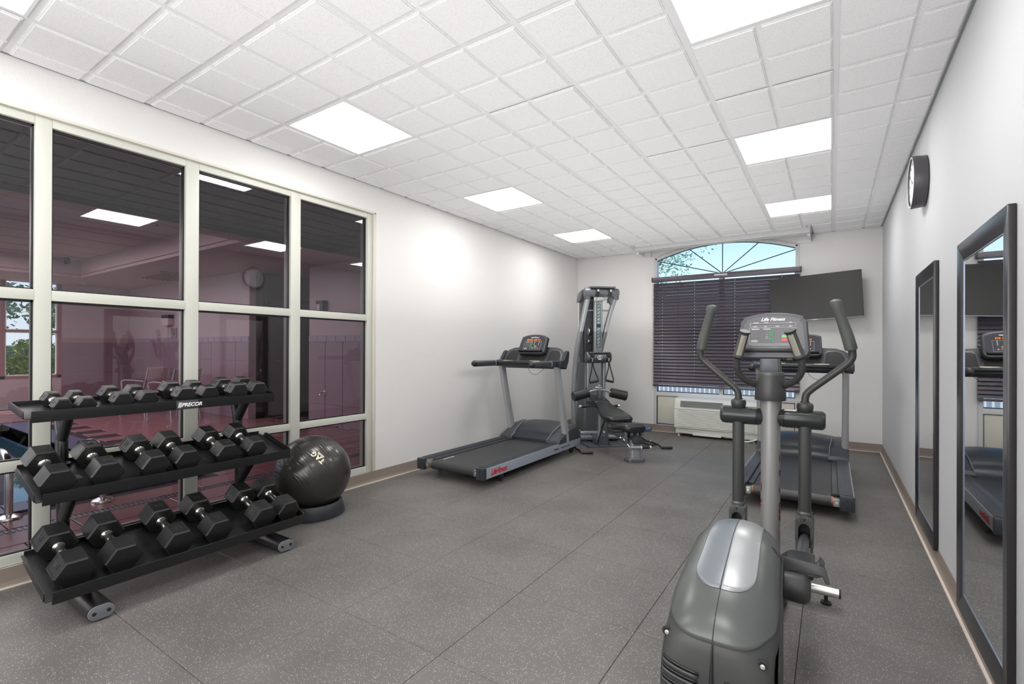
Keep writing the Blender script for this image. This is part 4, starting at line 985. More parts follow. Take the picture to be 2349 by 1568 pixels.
build('peg_tip', MB().cyl((.152, -.055, .163), (.170, -.055, .163), .018, n=14).cyl((.045, -.055, .163), (.058, -.055, .163), .020, n=14), ptac_m, pg)
build('seat_rod', MB().cyl((-.24, .03, .335), (.11, .03, .335), .014, n=12).cyl((-.05, .07, .300), (.12, .07, .300), .015, n=12), dark_m, bn)
build('seat_stem', MB().box(-.035, .0, .02, .07, .27, .37).box(.03, .055, .0, .05, .28, .36), gym_m, bn, .004)
build('rod_tip', MB().cyl((.115, .07, .300), (.145, .07, .300), .012, n=12), chrome_m, bn)
build('rear_post', rings_to(MB(), [(-.04, -.98, .115), (-.03, -.98, .30), (-.02, -.97, .49)], .036, .03), gym_m, bn)
build('back_strut', MB().box(-.095, -.07, .62, .66, .09, .46, Matrix.Rotation(math.radians(0), 4, 'Z')), gymd_m, bn, .003)
build('support_bar', MB().tube([V(-.12, .86, .035), V(-.07, .66, .46)], .009, 8), dark_m, bn)
build('rear_foot', MB().rrect(-.11, .06, .90, 1.10, .0, .118, .02), gymd_m, bn, .004)
pr1 = build('arm_bar', MB().cyl((-.27, 1.0, .500), (.19, 1.0, .500), .011, n=12), dark_m, bn)
for s in (-1, 1):
    x0 = -.30 if s < 0 else .185
    build('peg_sleeve', MB().cyl((x0-.0*s, 1.0, .500), (x0+.085*(1 if s < 0 else .3), 1.0, .500), .019, n=14), dark_m, pr1)
    build('peg_tip', MB().cyl((x0-.02, 1.0, .500), (x0+.004, 1.0, .500), .021, n=14) if s < 0 else MB().cyl((x0+.024, 1.0, .500), (x0+.05, 1.0, .500), .021, n=14), chrome_m, pr1)
yk = build('roller_yoke', MB().tube(smooth_path([(-.15, 1.12, .665), (-.10, 1.12, .690), (.0, 1.12, .705), (.10, 1.12, .690), (.145, 1.12, .668)], 5), .014, 12), gym_m, bn)
build('yoke_latch', MB().box(-.025, .030, 1.10, 1.14, .715, .745).box(-.018, .008, 1.095, 1.12, .755, .775).cyl((-.055, 1.11, .735), (-.02, 1.11, .742), .009, n=10), chrome_m, yk, .004)
build('yoke_mount', MB().box(-.02, .02, 1.10, 1.16, .58, .70), gymd_m, yk, .004)
for s in (-1, 1):
    a = V(s*.155, 1.12, .668); b = V(s*.375, 1.09, .618)
    rp_ = build('roller_pad', MB().tube([a, a.lerp(b, .02), a.lerp(b, .97), b], [.052, .062, .066, .060], 26), pad_m, bn)
    build('roller_hub', MB().tube([a.lerp(b, -.06), a], .018, 12), chrome_m, rp_)
# ================================================================ elliptical trainer (local origin under its column)
el = thing('elliptical_trainer', 'grey elliptical trainer in the right foreground, its console facing the viewer', 'elliptical', (-.255, 2.75, 0))
build('column', MB().loft([[V(.044*math.cos(q), .05*math.sin(q), z) for q in [2*PI*k/28 for k in range(28)]] for z in (.06, .5, 1.02)]), col_m, el)
def on_col(a0, zz, flipx):
    def fn(q):
        # text runs vertically; local x -> z, local y -> round the column
        ang = a0 + flipx*q.y/.046
        r = 1.012 + q.z*0
        return V(.044*math.sin(ang)*r, -.05*math.cos(ang)*r, zz + q.x)
    return fn
colp = el
text('LifeFitness', .085, (0, 0, 0), (1, 0, 0), (0, 1, 0), el, red_m, .0003, .35, 'LEFT', 'lettering', .0016, .95, on_col(math.radians(-97), .40, 1))
def on_col2(q):
    ang = math.radians(97) - (-q.y)/.046
    return V(.044*math.sin(ang)*1.012, -.05*math.cos(ang)*1.012, .74 - q.x)
text('LifeFitness', .085, (0, 0, 0), (1, 0, 0), (0, 1, 0), el, red_m, .0003, .35, 'LEFT', 'lettering', .0016, .95, on_col2)
cup = build('cup_holder', MB().lathe([(.058, 0), (.0685, .0), (.0705, .006), (.069, .05), (.0625, .125), (.060, .130)], (0, -.022, 1.0), n=44, cap=False), elld_m, el)
build('cup_rim', MB().lathe([(.0615, .122), (.0625, .128), (.0585, .140), (.052, .141), (.049, .134), (.047, .06), (.0, .058)], (0, -.022, 1.0), n=44, cap=False), ellg_m, cup)
build('stalk', MB().prism([(.0, .95), (.045, .95), (.03, 1.10), (.0, 1.235), (-.035, 1.235), (-.018, 1.10)], -.047, .047, 'x'), ellg_m, el, .008, seg=3)
Ms = Matrix.Translation((0, -.028, 1.14)) @ Matrix.Rotation(math.radians(8), 4, 'X')
build('stalk_panel', MB().rrect(-.036, .036, -.004, .004, -.03, .068, .010, 'y', M=Ms), mat('stalk_panel', srgb(96, 102, 108), .3), el, .001)
# pivot drums, arms
for s in (-1, 1):
    dr = build('pivot_drum', MB().lathe([(.020, .022), (.034, .030), (.0445, .055), (.0455, .0585), (.0425, .060), (.0425, .062), (.0455, .0635), (.0455, .215), (.043, .224), (.034, .232), (.030, .233)], (0, 0, .912), (s, 0, 0), 40), elldr_m, el)
    for a, x in ((250, .10), (262, .185)):
        q = math.radians(a); p = V(s*x, -.0458*math.cos(math.radians(50)), .912-.0458*math.sin(math.radians(50))); nn = V(0, -math.cos(math.radians(50)), -math.sin(math.radians(50)))
        build('screw_hole', MB().cyl(p-nn*.001, p+nn*.0006, .0045, n=12), gasket_m, dr, 0, 0)
    arm = build('swing_arm', MB().loft([[V(s*.148+.0275*abs(math.cos(q))**.7*math.copysign(1, math.cos(q)), y+.033*abs(math.sin(q))**.7*math.copysign(1, math.sin(q)), z) for q in [2*PI*k/24 for k in range(24)]] for y, z in ((.0, .89), (.0, .66), (.0, .43))]), elld_m, el, 0, 50)
    build('arm_collar', MB().loft([[V(s*.148+.031*kk*abs(math.cos(q))**.7*math.copysign(1, math.cos(q)), .036*kk*abs(math.sin(q))**.7*math.copysign(1, math.sin(q)), z) for q in [2*PI*k/24 for k in range(24)]] for z, kk in ((.470, .97), (.462, 1.04), (.455, 1.04), (.450, .99))]), ellg_m, arm, 0, 50)
    # fork: arch-shaped housing with opening facing the user
    fk = MB(); hw = .0385; outer = []; inner = []
    for k in range(13):
        a = PI*k/12; outer.append((s*.148+hw*math.cos(a), .425+.030*math.sin(a))); inner.append((s*.148+.0245*math.cos(a), .388+.030*math.sin(a)))
    op = [(s*.148+.036, .285), (s*.148+hw, .33)] + outer + [(s*.148-hw, .33), (s*.148-.036, .285)]
    ip = [(s*.148+.0245, .285), (s*.148+.0245, .33)] + inner + [(s*.148-.0245, .33), (s*.148-.0245, .285)]
    for i in range(len(op)-1): fk.prism([op[i], op[i+1], ip[i+1], ip[i]], -.046, .040, 'y')
    fo_ = build('fork', fk, ellg_m, arm, .003, 40)
    build('fork_bolt', MB().cyl((s*.148, -.0475, .438), (s*.148, -.044, .438), .0055, n=12), gasket_m, fo_, 0, 0)
    build('fork_back', MB().prism(ip, .020, .030, 'y'), gasket_m, fo_, 0, 0)
    # neck bulb and upper handle
    nk = build('handle_socket', MB().lathe([(.012, .935-.96), (.030, .950-.96), (.036, .968-.96), (.036, .984-.96), (.031, .992-.96), (.020, .995-.96), (.020, 1.0-.96), (.0, 1.0-.96)], (s*.148, 0, .960), n=30), elld_m, el)
    path = smooth_path([(s*.148, 0, .985), (s*.150, 0, 1.022), (s*.166, .0, 1.052), (s*.240, .0, 1.118), (s*.312, .0, 1.182), (s*.334, -.003, 1.213), (s*.335, -.006, 1.245), (s*.331, -.010, 1.262)], 6)
    hb = build('handlebar', MB().tube(path, .0165, 18), elld_m, el)
    gp_ = [V(s*.3315, -.010, 1.252), V(s*.331, -.011, 1.256), V(s*.318, -.018, 1.31), V(s*.298, -.030, 1.38), V(s*.280, -.042, 1.435), V(s*.272, -.050, 1.468), V(s*.270, -.052, 1.480), V(s*.270, -.053, 1.486)]
    build('foam_grip', MB().tube(gp_, [.022, .026, .0255, .0225, .0215, .0255, .022, .008], 22), foam_m, hb)
    # fixed heart-rate bars
    fb = smooth_path([(s*.045, -.02, 1.070), (s*.075, -.05, 1.082), (s*.115, -.085, 1.108), (s*.138, -.108, 1.15), (s*.138, -.120, 1.195), (s*.132, -.128, 1.225)], 6)
    fxd = build('fixed_bar', MB().tube(fb, .0158, 18), elld_m, el)
    g0, g1 = V(s*.133, -.126, 1.215), V(s*.096, -.172, 1.335)
    build('sensor_grip', MB().tube([g0, g0.lerp(g1, .02), g0.lerp(g1, .97), g1], [.020, .0225, .0215, .0235], 22), foam_m, fxd)
    ax = (g1-g0).normalized(); side = V(-s*.25, -.9, .2); side = (side-ax*side.dot(ax)).normalized(); crs = ax.cross(side)
    mb = MB(); rings = []
    for tt in (.13, .16, .90, .93):
        c = g0.lerp(g1, tt); rings.append([c + (side*math.cos(a)+crs*math.sin(a))*.0236 for a in [math.radians(-32+64*k/6) for k in range(7)]] + [c + (side*math.cos(a)+crs*math.sin(a))*.018 for a in [math.radians(32-64*k/6) for k in range(7)]])
    build('sensor_plate', MB().loft(rings), mat('steel_plate2', srgb(206, 202, 188), .28, .6), fxd, 0, 40)
    build('grip_flange', MB().tube([g1-ax*.002, g1+ax*.004, g1+ax*.007], [.0255, .0265, .024], 22).tube([g0-ax*.004, g0+ax*.004], [.022, .0245], 22), dark_m, fxd)
    hy_, hz_, pz_ = (-.80, .428, 0) if s > 0 else (-.98, .215, -.215)
    # pedal arm, crank hub, pedal
    pa = build('pedal_arm', MB().tube(smooth_path([(s*.148, .0, .335), (s*.150, -.30, .372+pz_*.35), (s*.155, -.62, .418+pz_*.8), (s*.175, hy_, hz_)], 5), .0225, 18), ellg_m, el)
    build('crank_hub', MB().lathe([(.048, -.052), (.051, -.048), (.051, .010), (.049, .016), (.040, .026), (.028, .030)], (s*.168, hy_, hz_), (s, 0, 0), 36), elld_m, pa)
    build('joint_cap', MB().lathe([(.030, -.03), (.036, -.02), (.036, .02), (.030, .03)], (s*.150, -.52, .41+pz_*.7), (1, 0, 0), 24), elld_m, pa)
    pl = []; ct, st = math.cos(math.radians(17)), math.sin(math.radians(17))
    def pt(x, d, hgt): return V(s*.163+s*x, -.79+d*ct+hgt*st, .500+pz_-d*st+hgt*ct)
    for k in range(13):
        d = .37*k/12; u = abs(2*k/12-1); hw_ = .072-.010*u**4; e_ = .014+.008*u**3
        pl.append([pt(-hw_, d, e_), pt(-hw_+.007, d, e_+.003), pt(-hw_+.016, d, .002), pt(0, d, 0), pt(hw_-.016, d, .002), pt(hw_-.007, d, e_+.003), pt(hw_, d, e_), pt(hw_+.003, d, -.022), pt(hw_-.012, d, -.030), pt(-hw_+.012, d, -.030), pt(-hw_-.003, d, -.022)])
    pe = build('pedal', MB().loft(pl), elld_m, el, .003, 40)
    hm = MB(); hm.loft([[pt(-.070, -.008, -.030), pt(-.074, -.008, .010), pt(-.050, -.008, .020), pt(.050, -.008, .016), pt(.078, -.008, .006), pt(.090, -.008, -.040), pt(.078, -.008, -.042), pt(.068, -.008, -.020), pt(0, -.008, -.018)],
                     [pt(-.070, .004, -.030), pt(-.074, .004, .010), pt(-.050, .004, .020), pt(.050, .004, .016), pt(.078, .004, .006), pt(.090, .004, -.040), pt(.078, .004, -.042), pt(.068, .004, -.020), pt(0, .004, -.018)]])
    build('pedal_heel', hm, elld_m, pe, .003)
    build('pedal_block', MB().rrect(s*.158-.045, s*.158+.045, -.72, -.52, .425+pz_, .455+pz_, .02), gasket_m, pe, .003)
# crossbar, rails and feet
cbx = build('front_stabilizer', MB().tube([V(-.29, .10, .062), V(.29, .10, .062)], .0225, 20), mat('bare_tube', srgb(205, 205, 200), .22, .6), el)
for s in (-1, 1):
    build('tube_cap', MB().cyl((s*.288, .10, .062), (s*.296, .10, .062), .0232, n=20), gasket_m, cbx, .001)
    build('leveler', MB().lathe([(.024, 0), (.024, .010), (.012, .015), (.008, .018), (.008, .045)], (s*.235, .10, 0), n=18), gasket_m, cbx)
build('column_boot', MB().loft([[V(a, b, z) for a, b in rpoly(-.075*k_, .075*k_, -.10*k_, .16*k_, .03*k_)] for z, k_ in ((.035, 1), (.10, .95), (.14, .7))]), elld_m, el, .004)
build('spine', MB().rrect(-.05, .05, -1.40, .06, .05, .11, .015, 'y'), elld_m, el, .003)
rsb = build('rear_stabilizer', MB().tube([V(-.27, -1.30, .058), V(.27, -1.30, .058)], .0225, 20), ellg_m, el)
for s in (-1, 1): build('leveler', MB().lathe([(.024, 0), (.024, .010), (.010, .016), (.008, .045)], (s*.235, -1.30, 0), n=18), gasket_m, rsb)
# drive housing
OUT = [(-1.435, .07), (-1.440, .22), (-1.438, .36), (-1.432, .44), (-1.415, .505), (-1.365, .557), (-1.275, .604), (-1.17, .642), (-1.08, .672), (-1.0, .678), (-.92, .662), (-.84, .622), (-.76, .555), (-.70, .46), (-.675, .35), (-.665, .22), (-.70, .10), (-.72, .07)]
osm = smooth_path([(0, a, b) for a, b in OUT], 8)
cum = [0]
for a, b in zip(osm[:-1], osm[1:]): cum.append(cum[-1]+(b-a).length)
TL = cum[-1]
def o_at(t):
    d = max(0, min(1, t))*TL
    for i in range(len(cum)-1):
        if cum[i+1] >= d:
            k = (d-cum[i])/max(cum[i+1]-cum[i], 1e-9); p = osm[i].lerp(osm[i+1], k); tg = (osm[i+1]-osm[i]).normalized(); return p, tg
    return osm[-1], (osm[-1]-osm[-2]).normalized()
def t_of(y, z): 
    best = min(range(len(osm)), key=lambda i: (osm[i].y-y)**2+(osm[i].z-z)**2); return cum[best]/TL
HW = .145
def hwid(y): return .143 - .062*max(0, y+1.30) - .058*max(0, -1.30-y)
def Sf(t, s, off=0):
    p, tg = o_at(t); e = .012
    a, _ = o_at(t-e); b, _ = o_at(t+e); tg = (b-a).normalized(); n_ = V(0, -tg.z, tg.y)   # outward
    k = max(0, min(1, (p.z-.36)/.22)) if p.y < -1.0 else 1
    k = k*k*(3-2*k)
    Dp = .030 + .085*k; ex = .42 + .33*k
    ph = s*PI/2; x = hwid(p.y)*math.copysign(abs(math.sin(ph))**(1 if k > .99 else .62+.38*k), s); ins = Dp*(1-abs(math.cos(ph))**ex)
    q = V(x, p.y, p.z) - n_*ins + n_*off
    return q
def patch(name, tlo, thi, s0, s1, nt_, ns, m_, parent, off=0, thick=.004):
    mb = MB(); vv = []
    for i in range(nt_+1):
        for j in range(ns+1):
            s = s0+(s1-s0)*j/ns; a, b = tlo(s), thi(s); vv.append(Sf(a+(b-a)*i/nt_, s, off))
    fs = [(i*(ns+1)+j, i*(ns+1)+j+1, (i+1)*(ns+1)+j+1, (i+1)*(ns+1)+j) for i in range(nt_) for j in range(ns)]
    mb.add(vv, fs)
    o = build(name, mb, m_, parent, 0, 60)
    md_ = o.modifiers.new('solid', 'SOLIDIFY'); md_.thickness = thick; md_.offset = 1 if False else -1
    return o
tU = t_of(-1.42, .492)
lowb = lambda s: tU + (t_of(-1.33, .572)-tU)*abs(s/.86)**3.2
core = MB()
NS, NT = 24, 90
vv = [Sf(i/NT, -1+2*j/NS, -.003) for i in range(NT+1) for j in range(NS+1)]
core.add(vv, [(i*(NS+1)+j, i*(NS+1)+j+1, (i+1)*(NS+1)+j+1, (i+1)*(NS+1)+j) for i in range(NT) for j in range(NS)])
for sg in (1, -1):
    rim = [Sf(i/NT, sg, -.003) for i in range(NT+1)]
    core.add(rim + [V(sg*hwid(-1.10), -1.10, .36)], [(i, (i+1) % (NT+1), NT+1) for i in range(NT+1)])
hs = build('drive_housing', core, elld_m, el, 0, 40)
t_front = lambda s: t_of(-.69, .52)
build_uc = patch('upper_cover', lowb, t_front, -.86, .86, 60, 36, ellg_m, hs, .0012, .003)
# two-tone silver blade over the top
tb0, tb1 = t_of(-1.315, .582), t_of(-.92, .662)
blade_lo = lambda s: tb0 + .055*(1-math.sqrt(max(0, 1-(max(0, abs(s)/.40-.2)/.8)**2)))
patch('silver_blade', blade_lo, lambda s: tb1+.06, .004, .40, 30, 20, ells_m, hs, .0030, .002)
patch('silver_blade', blade_lo, lambda s: tb1+.06, -.40, -.004, 30, 20, ells2_m, hs, .0030, .002)
patch('seam', lambda s: .02, lambda s: tb1, -.004, .004, 80, 2, gasket_m, hs, .0018, .001)
for s in (-1, 1):
    def sl(s_): return t_of(-1.06, .675)-.006+abs(abs(s_)-.70)*.03
    patch('vent_slot', sl, lambda q: sl(q)+.010*max(0.02, 1-(abs(abs(q)-.70)/.13)**2), s*.58, s*.82, 3, 14, gasket_m, hs, .0024, .001)
    th_y = lambda yy, zz: t_of(yy, zz)
    p = Sf(t_of(-1.43, .480 if s < 0 else .478), s*.60 if s > 0 else -.70, .001)
    build('screw_well', MB().lathe([(.0125, -.001), (.0125, .0012), (.008, .0016), (.0, -.004)], p, (0, -1, .12), 20), gasket_m, hs)
    build('screw', MB().lathe([(.006, 0), (.006, .0022), (.0, .003)], p+V(0.001, -.001, -.003), (0, -1, .12), 12), chrome_m, hs)
    for k in range(13):
        z = .392-.0245*k
        if z < .10: break
        def lo(q, z=z): return t_of(-1.44, z) + .0105*(abs(q)*1.2)**1.3*(1)
        sc0, sc1 = (.07, .72)
        patch('louver', lambda q, lo=lo: lo(q), lambda q, lo=lo: lo(q)+.0052, s*sc0, s*sc1, 2, 12, elld_m, hs, .0055, .005)
        patch('louver_shadow_gap', lambda q, lo=lo: lo(q)+.0052, lambda q, lo=lo: lo(q)+.0092, s*sc0, s*sc1, 1, 12, gasket_m, hs, .0006, .0005)
    # shallow side panel following the tapering flank
    pp = [(-1.32, .10), (-1.33, .42), (-1.22, .52), (-1.05, .58), (-.90, .57), (-.80, .46), (-.79, .20), (-.82, .10)]
    mb = MB(); mb.add([V(s*(hwid(a)+.0005), a, b) for a, b in pp] + [V(s*(hwid(a)+.0045), a*.985-.0155, b*.985+.004) for a, b in pp], [list(range(8)), list(range(8, 16))]+[(i, (i+1) % 8, 8+(i+1) % 8, 8+i) for i in range(8)])
    build('side_panel', mb, elld_m, hs, .001)
# console
Me = Matrix.Translation((.008, -.050, 1.212)) @ Matrix.Rotation(math.radians(-16), 4, 'X')
def ell_poly(g):
    pts = []; W_, H_, rb, rt = .158, .235, .040, .020
    for k in range(8): a = math.radians(-90+90*k/7); pts.append((W_-rb-g+rb*math.cos(a), rb+g+rb*math.sin(a)))
    for k in range(5): a = math.radians(0+70*k/4); pts.append((W_-.012-rt-g+rt*math.cos(a), H_-.052-g+rt*math.sin(a)))
    for k in range(9): u = .86*(1-2*k/8); pts.append(((W_-g)*u, H_-g-.030*u*u))
    for k in range(5): a = math.radians(110+70*k/4); pts.append((-(W_-.012-rt-g)+rt*math.cos(a), H_-.052-g+rt*math.sin(a)))
    for k in range(8): a = math.radians(180+90*k/7); pts.append((-(W_-rb-g)+rb*math.cos(a), rb+g+rb*math.sin(a)))
    return pts
ec = build('console', MB().prism(ell_poly(0), 0, .045, 'y', Me), mat('console_grey', srgb(82, 84, 90), .34), el, .009, seg=3)
build('back_cover', MB().prism(ell_poly(-.003), .020, .060, 'y', Me), dark_m, ec, .008)
ef = build('face_plate', MB().prism(ell_poly(.016), -.0016, .003, 'y', Me), mat('console_face2', srgb(96, 95, 99), .33), ec, 0, 30)
bxp, outl, tx, dot, M2 = console_print(ef, .158, .235, 0, 0, 0, 0)
q0 = set(ef.children)
tx('Life Fitness', .0235, 0, .198, white_m, .35, 'CENTER', .0006)
outl(-.102, .102, .165, .179, white_m); bxp(-.097, .097, .1675, .1765, mat('lcd', srgb(80, 80, 84), .25), 'display')
for x, wd in ((-.085, .022), (-.038, .018), (.072, .012)): bxp(x, x+wd, .1805, .1825, white_m)
for x, wd in ((-.087, .018), (-.037, .012), (.014, .016), (.072, .012)): bxp(x, x+wd, .1605, .1625, white_m)
outl(-.104, .102, .070, .156, white_m)
bxp(-.056, .008, .072, .148, mat('key_panel2', srgb(92, 94, 96), .35), 'key_panel')
bxp(-.094, -.058, .146, .149, white_m); bxp(-.043, -.008, .146, .149, white_m)
bxp(-.095, -.062, .095, .142, mat('profile_panel', srgb(96, 96, 100), .35), 'profile_panel')
for i in range(3): bxp(-.095, -.066+.006*(i == 1), .079+i*.005, .0807+i*.005, white_m)
for i in range(4):
    h = .088+i*.0165
    dot(-.004, h, .0075, mat('green_ring', srgb(96, 160, 124), .4), 'green_button', 1.05); dot(-.004, h, .0060, green_m, 'button_face', 1.05)
    if i % 2 or True: bxp(-.0075, -.0005, h-.0008, h+.0008, white_m)
for i in range(5):
    bxp(-.030, -.018, .098+i*.0105, .0995+i*.0105, white_m); bxp(-.040, -.033, .098+i*.0105, .0997+i*.0105, mat('orange_print', srgb(235, 150, 50), .5) if i > 2 else mat('red_print2', srgb(160, 90, 84), .5))
bxp(.042, .068, .102, .116, greenl_m, 'start_button'); bxp(.042, .068, .084, .098, redb_m, 'stop_button')
bxp(.046, .064, .108, .110, white_m); bxp(.047, .063, .090, .092, white_m)
for i in range(4): bxp(.081+i*.0022, .0825+i*.0022, .146, .1475+i*.0016, white_m)
bxp(-.100, .100, .0635, .0645, white_m); bxp(-.055, -.030, .055, .061, mat('profile_panel', (0, 0, 0), .3)); bxp(.030, .052, .055, .061, mat('profile_panel', (0, 0, 0), .3))
for c in set(ef.children)-q0:
    c.matrix_world = Matrix.Translation(V(0, 0, 0)); c.matrix_basis = Me @ Matrix.Translation((0, -.0020, 0))
build('ledge', MB().prism([(-.012, .026), (-.018, .040), (-.004, .046), (.004, .046), (.004, .026)], -.135, .135, 'x', Me), mat('ledge_black', srgb(34, 35, 36), .4), ec, .004)
build('port_cover', MB().box(.065, .090, .0, .03, -.012, .0, Me), gasket_m, ec, .002)
# ================================================================ pool room behind the glass
PWX, PEY = -13.83, 4.52
PYB = -7.0
# floor slabs around the pool basin x -11.2..-5.45, y < 2.0
px0, px1, py1 = -11.2, -5.45, 1.98
pf = struct('floor_pool', MB().box(px1, XL-.16, PYB, 6.5, -.2, -.012).box(PWX, px0, PYB, 6.5, -.2, -.012).box(px0, px1, py1, 6.5, -.2, -.012), grout_m)
def slab_tile(x0, x1, y0, y1, c=.004):
    g = .004; a = [(x0+g, y0+g), (x1-g, y0+g), (x1-g, y1-g), (x0+g, y1-g)]; b = [(x0+g+c, y0+g+c), (x1-g-c, y0+g+c), (x1-g-c, y1-g-c), (x0+g+c, y1-g-c)]
    return MB().add([V(x, y, -.012) for x, y in a]+[V(x, y, -.002) for x, y in a]+[V(x, y, 0) for x, y in b], [(8, 9, 10, 11)]+[(i, (i+1) % 4, 4+(i+1) % 4, 4+i) for i in range(4)]+[(4+i, 4+(i+1) % 4, 8+(i+1) % 4, 8+i) for i in range(4)])
proto = None; n_t = 0; far = MB()
TX, TY = .305, .610
gx = -4.70
for i in range(-40, 5):
    x0 = gx+.10+i*TX if i >= 0 else gx-.0+i*TX
    x1 = x0+TX
    for j in range(-8, 11):
        y0 = -2.0+.12+j*TY+(.305 if i % 2 else 0); y1 = y0+TY
        if x1 > XL-.165 or y1 > 6.4 or x0 < PWX: continue
        if x1 > px0-.02 and x0 < px1+.30 and y0 < py1+.30: continue
        if x0 > -8.6 and y0 > -1.4 and y1 < 5.0 and n_t < 290:
            n_t += 1
            if proto is None: proto = build('tile', slab_tile(0, TX, 0, TY), pfl_m, pf, 0, 0); proto.location = (x0, y0, 0)
            else: share(proto, 'tile', pf, (x0, y0, 0))
        else: t = slab_tile(x0, x1, y0, y1); far.add(t.v, t.f)
build('tile', far, pfl_m, pf, 0, 0, kind='stuff')
# coping and basin
cpg = MB()
y = PYB
k = 0
while y < py1+.28:
    cpg.box(px1+.0, px1+.29, y+.004, y+.145, -.03, .004); 
    y += .15
x = px0
cb2 = []
cop = build('coping_tile', cpg, bluet_m, pf, 0, 0, kind='stuff')
c1 = build('coping_tile', MB().box(.003, .105, .0, .29, -.03, .004), bluet_m, pf, 0, 0); c1.location = (px0, py1, 0)
for i in range(1, 52): share(c1, 'coping_tile', pf, (px0+i*.11, py1, 0))
struct('wall_pool_basin', MB().box(px0-.05, px0, PYB, py1, -1.3, -.01).box(px1, px1+.05, PYB, py1, -1.3, -.01).box(px0, px1, py1, py1+.05, -1.3, -.01).box(px0, px1, PYB, py1, -1.35, -1.3), mat('basin_blue', srgb(70, 92, 118), .4))
wt = struct('water', MB().add([V(px0, PYB, -.22), V(px1, PYB, -.22), V(px1, py1, -.22), V(px0, py1, -.22)], [(0, 1, 2, 3)]), water_m)
# drain channel
dg = thing('floor_drain', 'narrow slotted drain channel in the pool deck beyond the glass wall', 'drain', (-4.65, 2.4, 0))
build('channel', MB().box(-.048, .048, -4.4, 4.0, -.011, -.004), gasket_m, dg, 0, 0)
sl_ = MB(); k = -4.38
while k < 3.98: sl_.box(-.040, .040, k, k+.014, -.006, .0005); k += .032
build('grate_bar', sl_, mat('grate', srgb(120, 112, 128), .4, .3), dg, 0, 0, kind='stuff')
# window wall of the pool room
WZ = [(.66, 1.555), (1.595, 2.225), (2.285, 2.60)]
WYs = []
y = 3.262
while y > -6.6: WYs.append((y-.785, y)); y -= .853
pw = MB().box(PWX-.15, PWX, 3.33, 6.5, -.1, 3.3).box(PWX-.15, PWX, PYB, 3.33, 2.66, 3.3).box(PWX-.15, PWX, PYB, 3.33, -.1, .60).box(PWX-.15, PWX, PYB, WYs[-1][0]-.06, .6, 2.66)
struct('wall_pool_left', pw, dpaint_m)
w3 = sroot('window_3')
fb_ = MB().box(PWX-.08, PWX+.01, WYs[-1][0]-.06, 3.33, .60, .66).box(PWX-.08, PWX+.01, WYs[-1][0]-.06, 3.33, 2.60, 2.66)
for a, b in WYs: fb_.box(PWX-.08, PWX+.01, b, b+.068, .60, 2.66)
build('frame', fb_, pframe_m, w3, 0, 0)
for (a, b) in WYs:
    build('rail', MB().box(PWX-.08, PWX+.005, a, b, 1.555, 1.595).box(PWX-.08, PWX+.005, a, b, 2.225, 2.285), pframe_m, w3, 0, 0)
    for z0, z1 in WZ:
        build('pane', MB().add([V(PWX-.04, a, z0), V(PWX-.04, b, z0), V(PWX-.04, b, z1), V(PWX-.04, a, z1)], [(0, 1, 2, 3)]), glass_out, w3, 0, 0)
        build('sash', MB().box(PWX-.05, PWX-.0, a, a+.018, z0, z1).box(PWX-.05, PWX-.0, b-.018, b, z0, z1).box(PWX-.05, PWX-.0, a, b, z0, z0+.018).box(PWX-.05, PWX-.0, a, b, z1-.018, z1), fence_m, w3, 0, 0)
# end wall, corridor and side wall
struct('wall_pool_end', MB().box(PWX, -8.50, PEY, PEY+.12, -.1, 3.3), dpaint_m)
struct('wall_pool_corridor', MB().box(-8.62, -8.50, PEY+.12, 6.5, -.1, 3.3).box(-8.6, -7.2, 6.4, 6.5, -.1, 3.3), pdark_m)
struct('wall_pool_side', MB().box(-7.31, XL-.16, 4.89, 5.0, -.1, 3.3).box(-7.31, -7.2, 5.0, 6.5, -.1, 3.3), dpaint_m)
struct('wall_pool_rear', MB().box(PWX-.1, XL-.16, PYB-.12, PYB, -.1, 3.3), dpaint_m)
d1 = sroot('door_1')
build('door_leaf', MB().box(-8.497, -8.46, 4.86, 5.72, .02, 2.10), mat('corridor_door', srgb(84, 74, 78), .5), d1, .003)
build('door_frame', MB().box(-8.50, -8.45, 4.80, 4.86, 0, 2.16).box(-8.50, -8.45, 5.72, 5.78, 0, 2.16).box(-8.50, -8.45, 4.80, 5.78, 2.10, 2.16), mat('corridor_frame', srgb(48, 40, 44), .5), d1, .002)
hdl = build('door_handle', MB().cyl((-8.46, 4.95, 1.02), (-8.41, 4.95, 1.02), .012).cyl((-8.41, 4.94, 1.02), (-8.41, 5.07, 1.02), .010), chrome_m, d1)
struct('baseboard_corridor', MB().box(-8.5, -8.488, 4.64, 4.80, 0, .1).box(-8.5, -8.488, 5.78, 6.4, 0, .1), gasket_m)
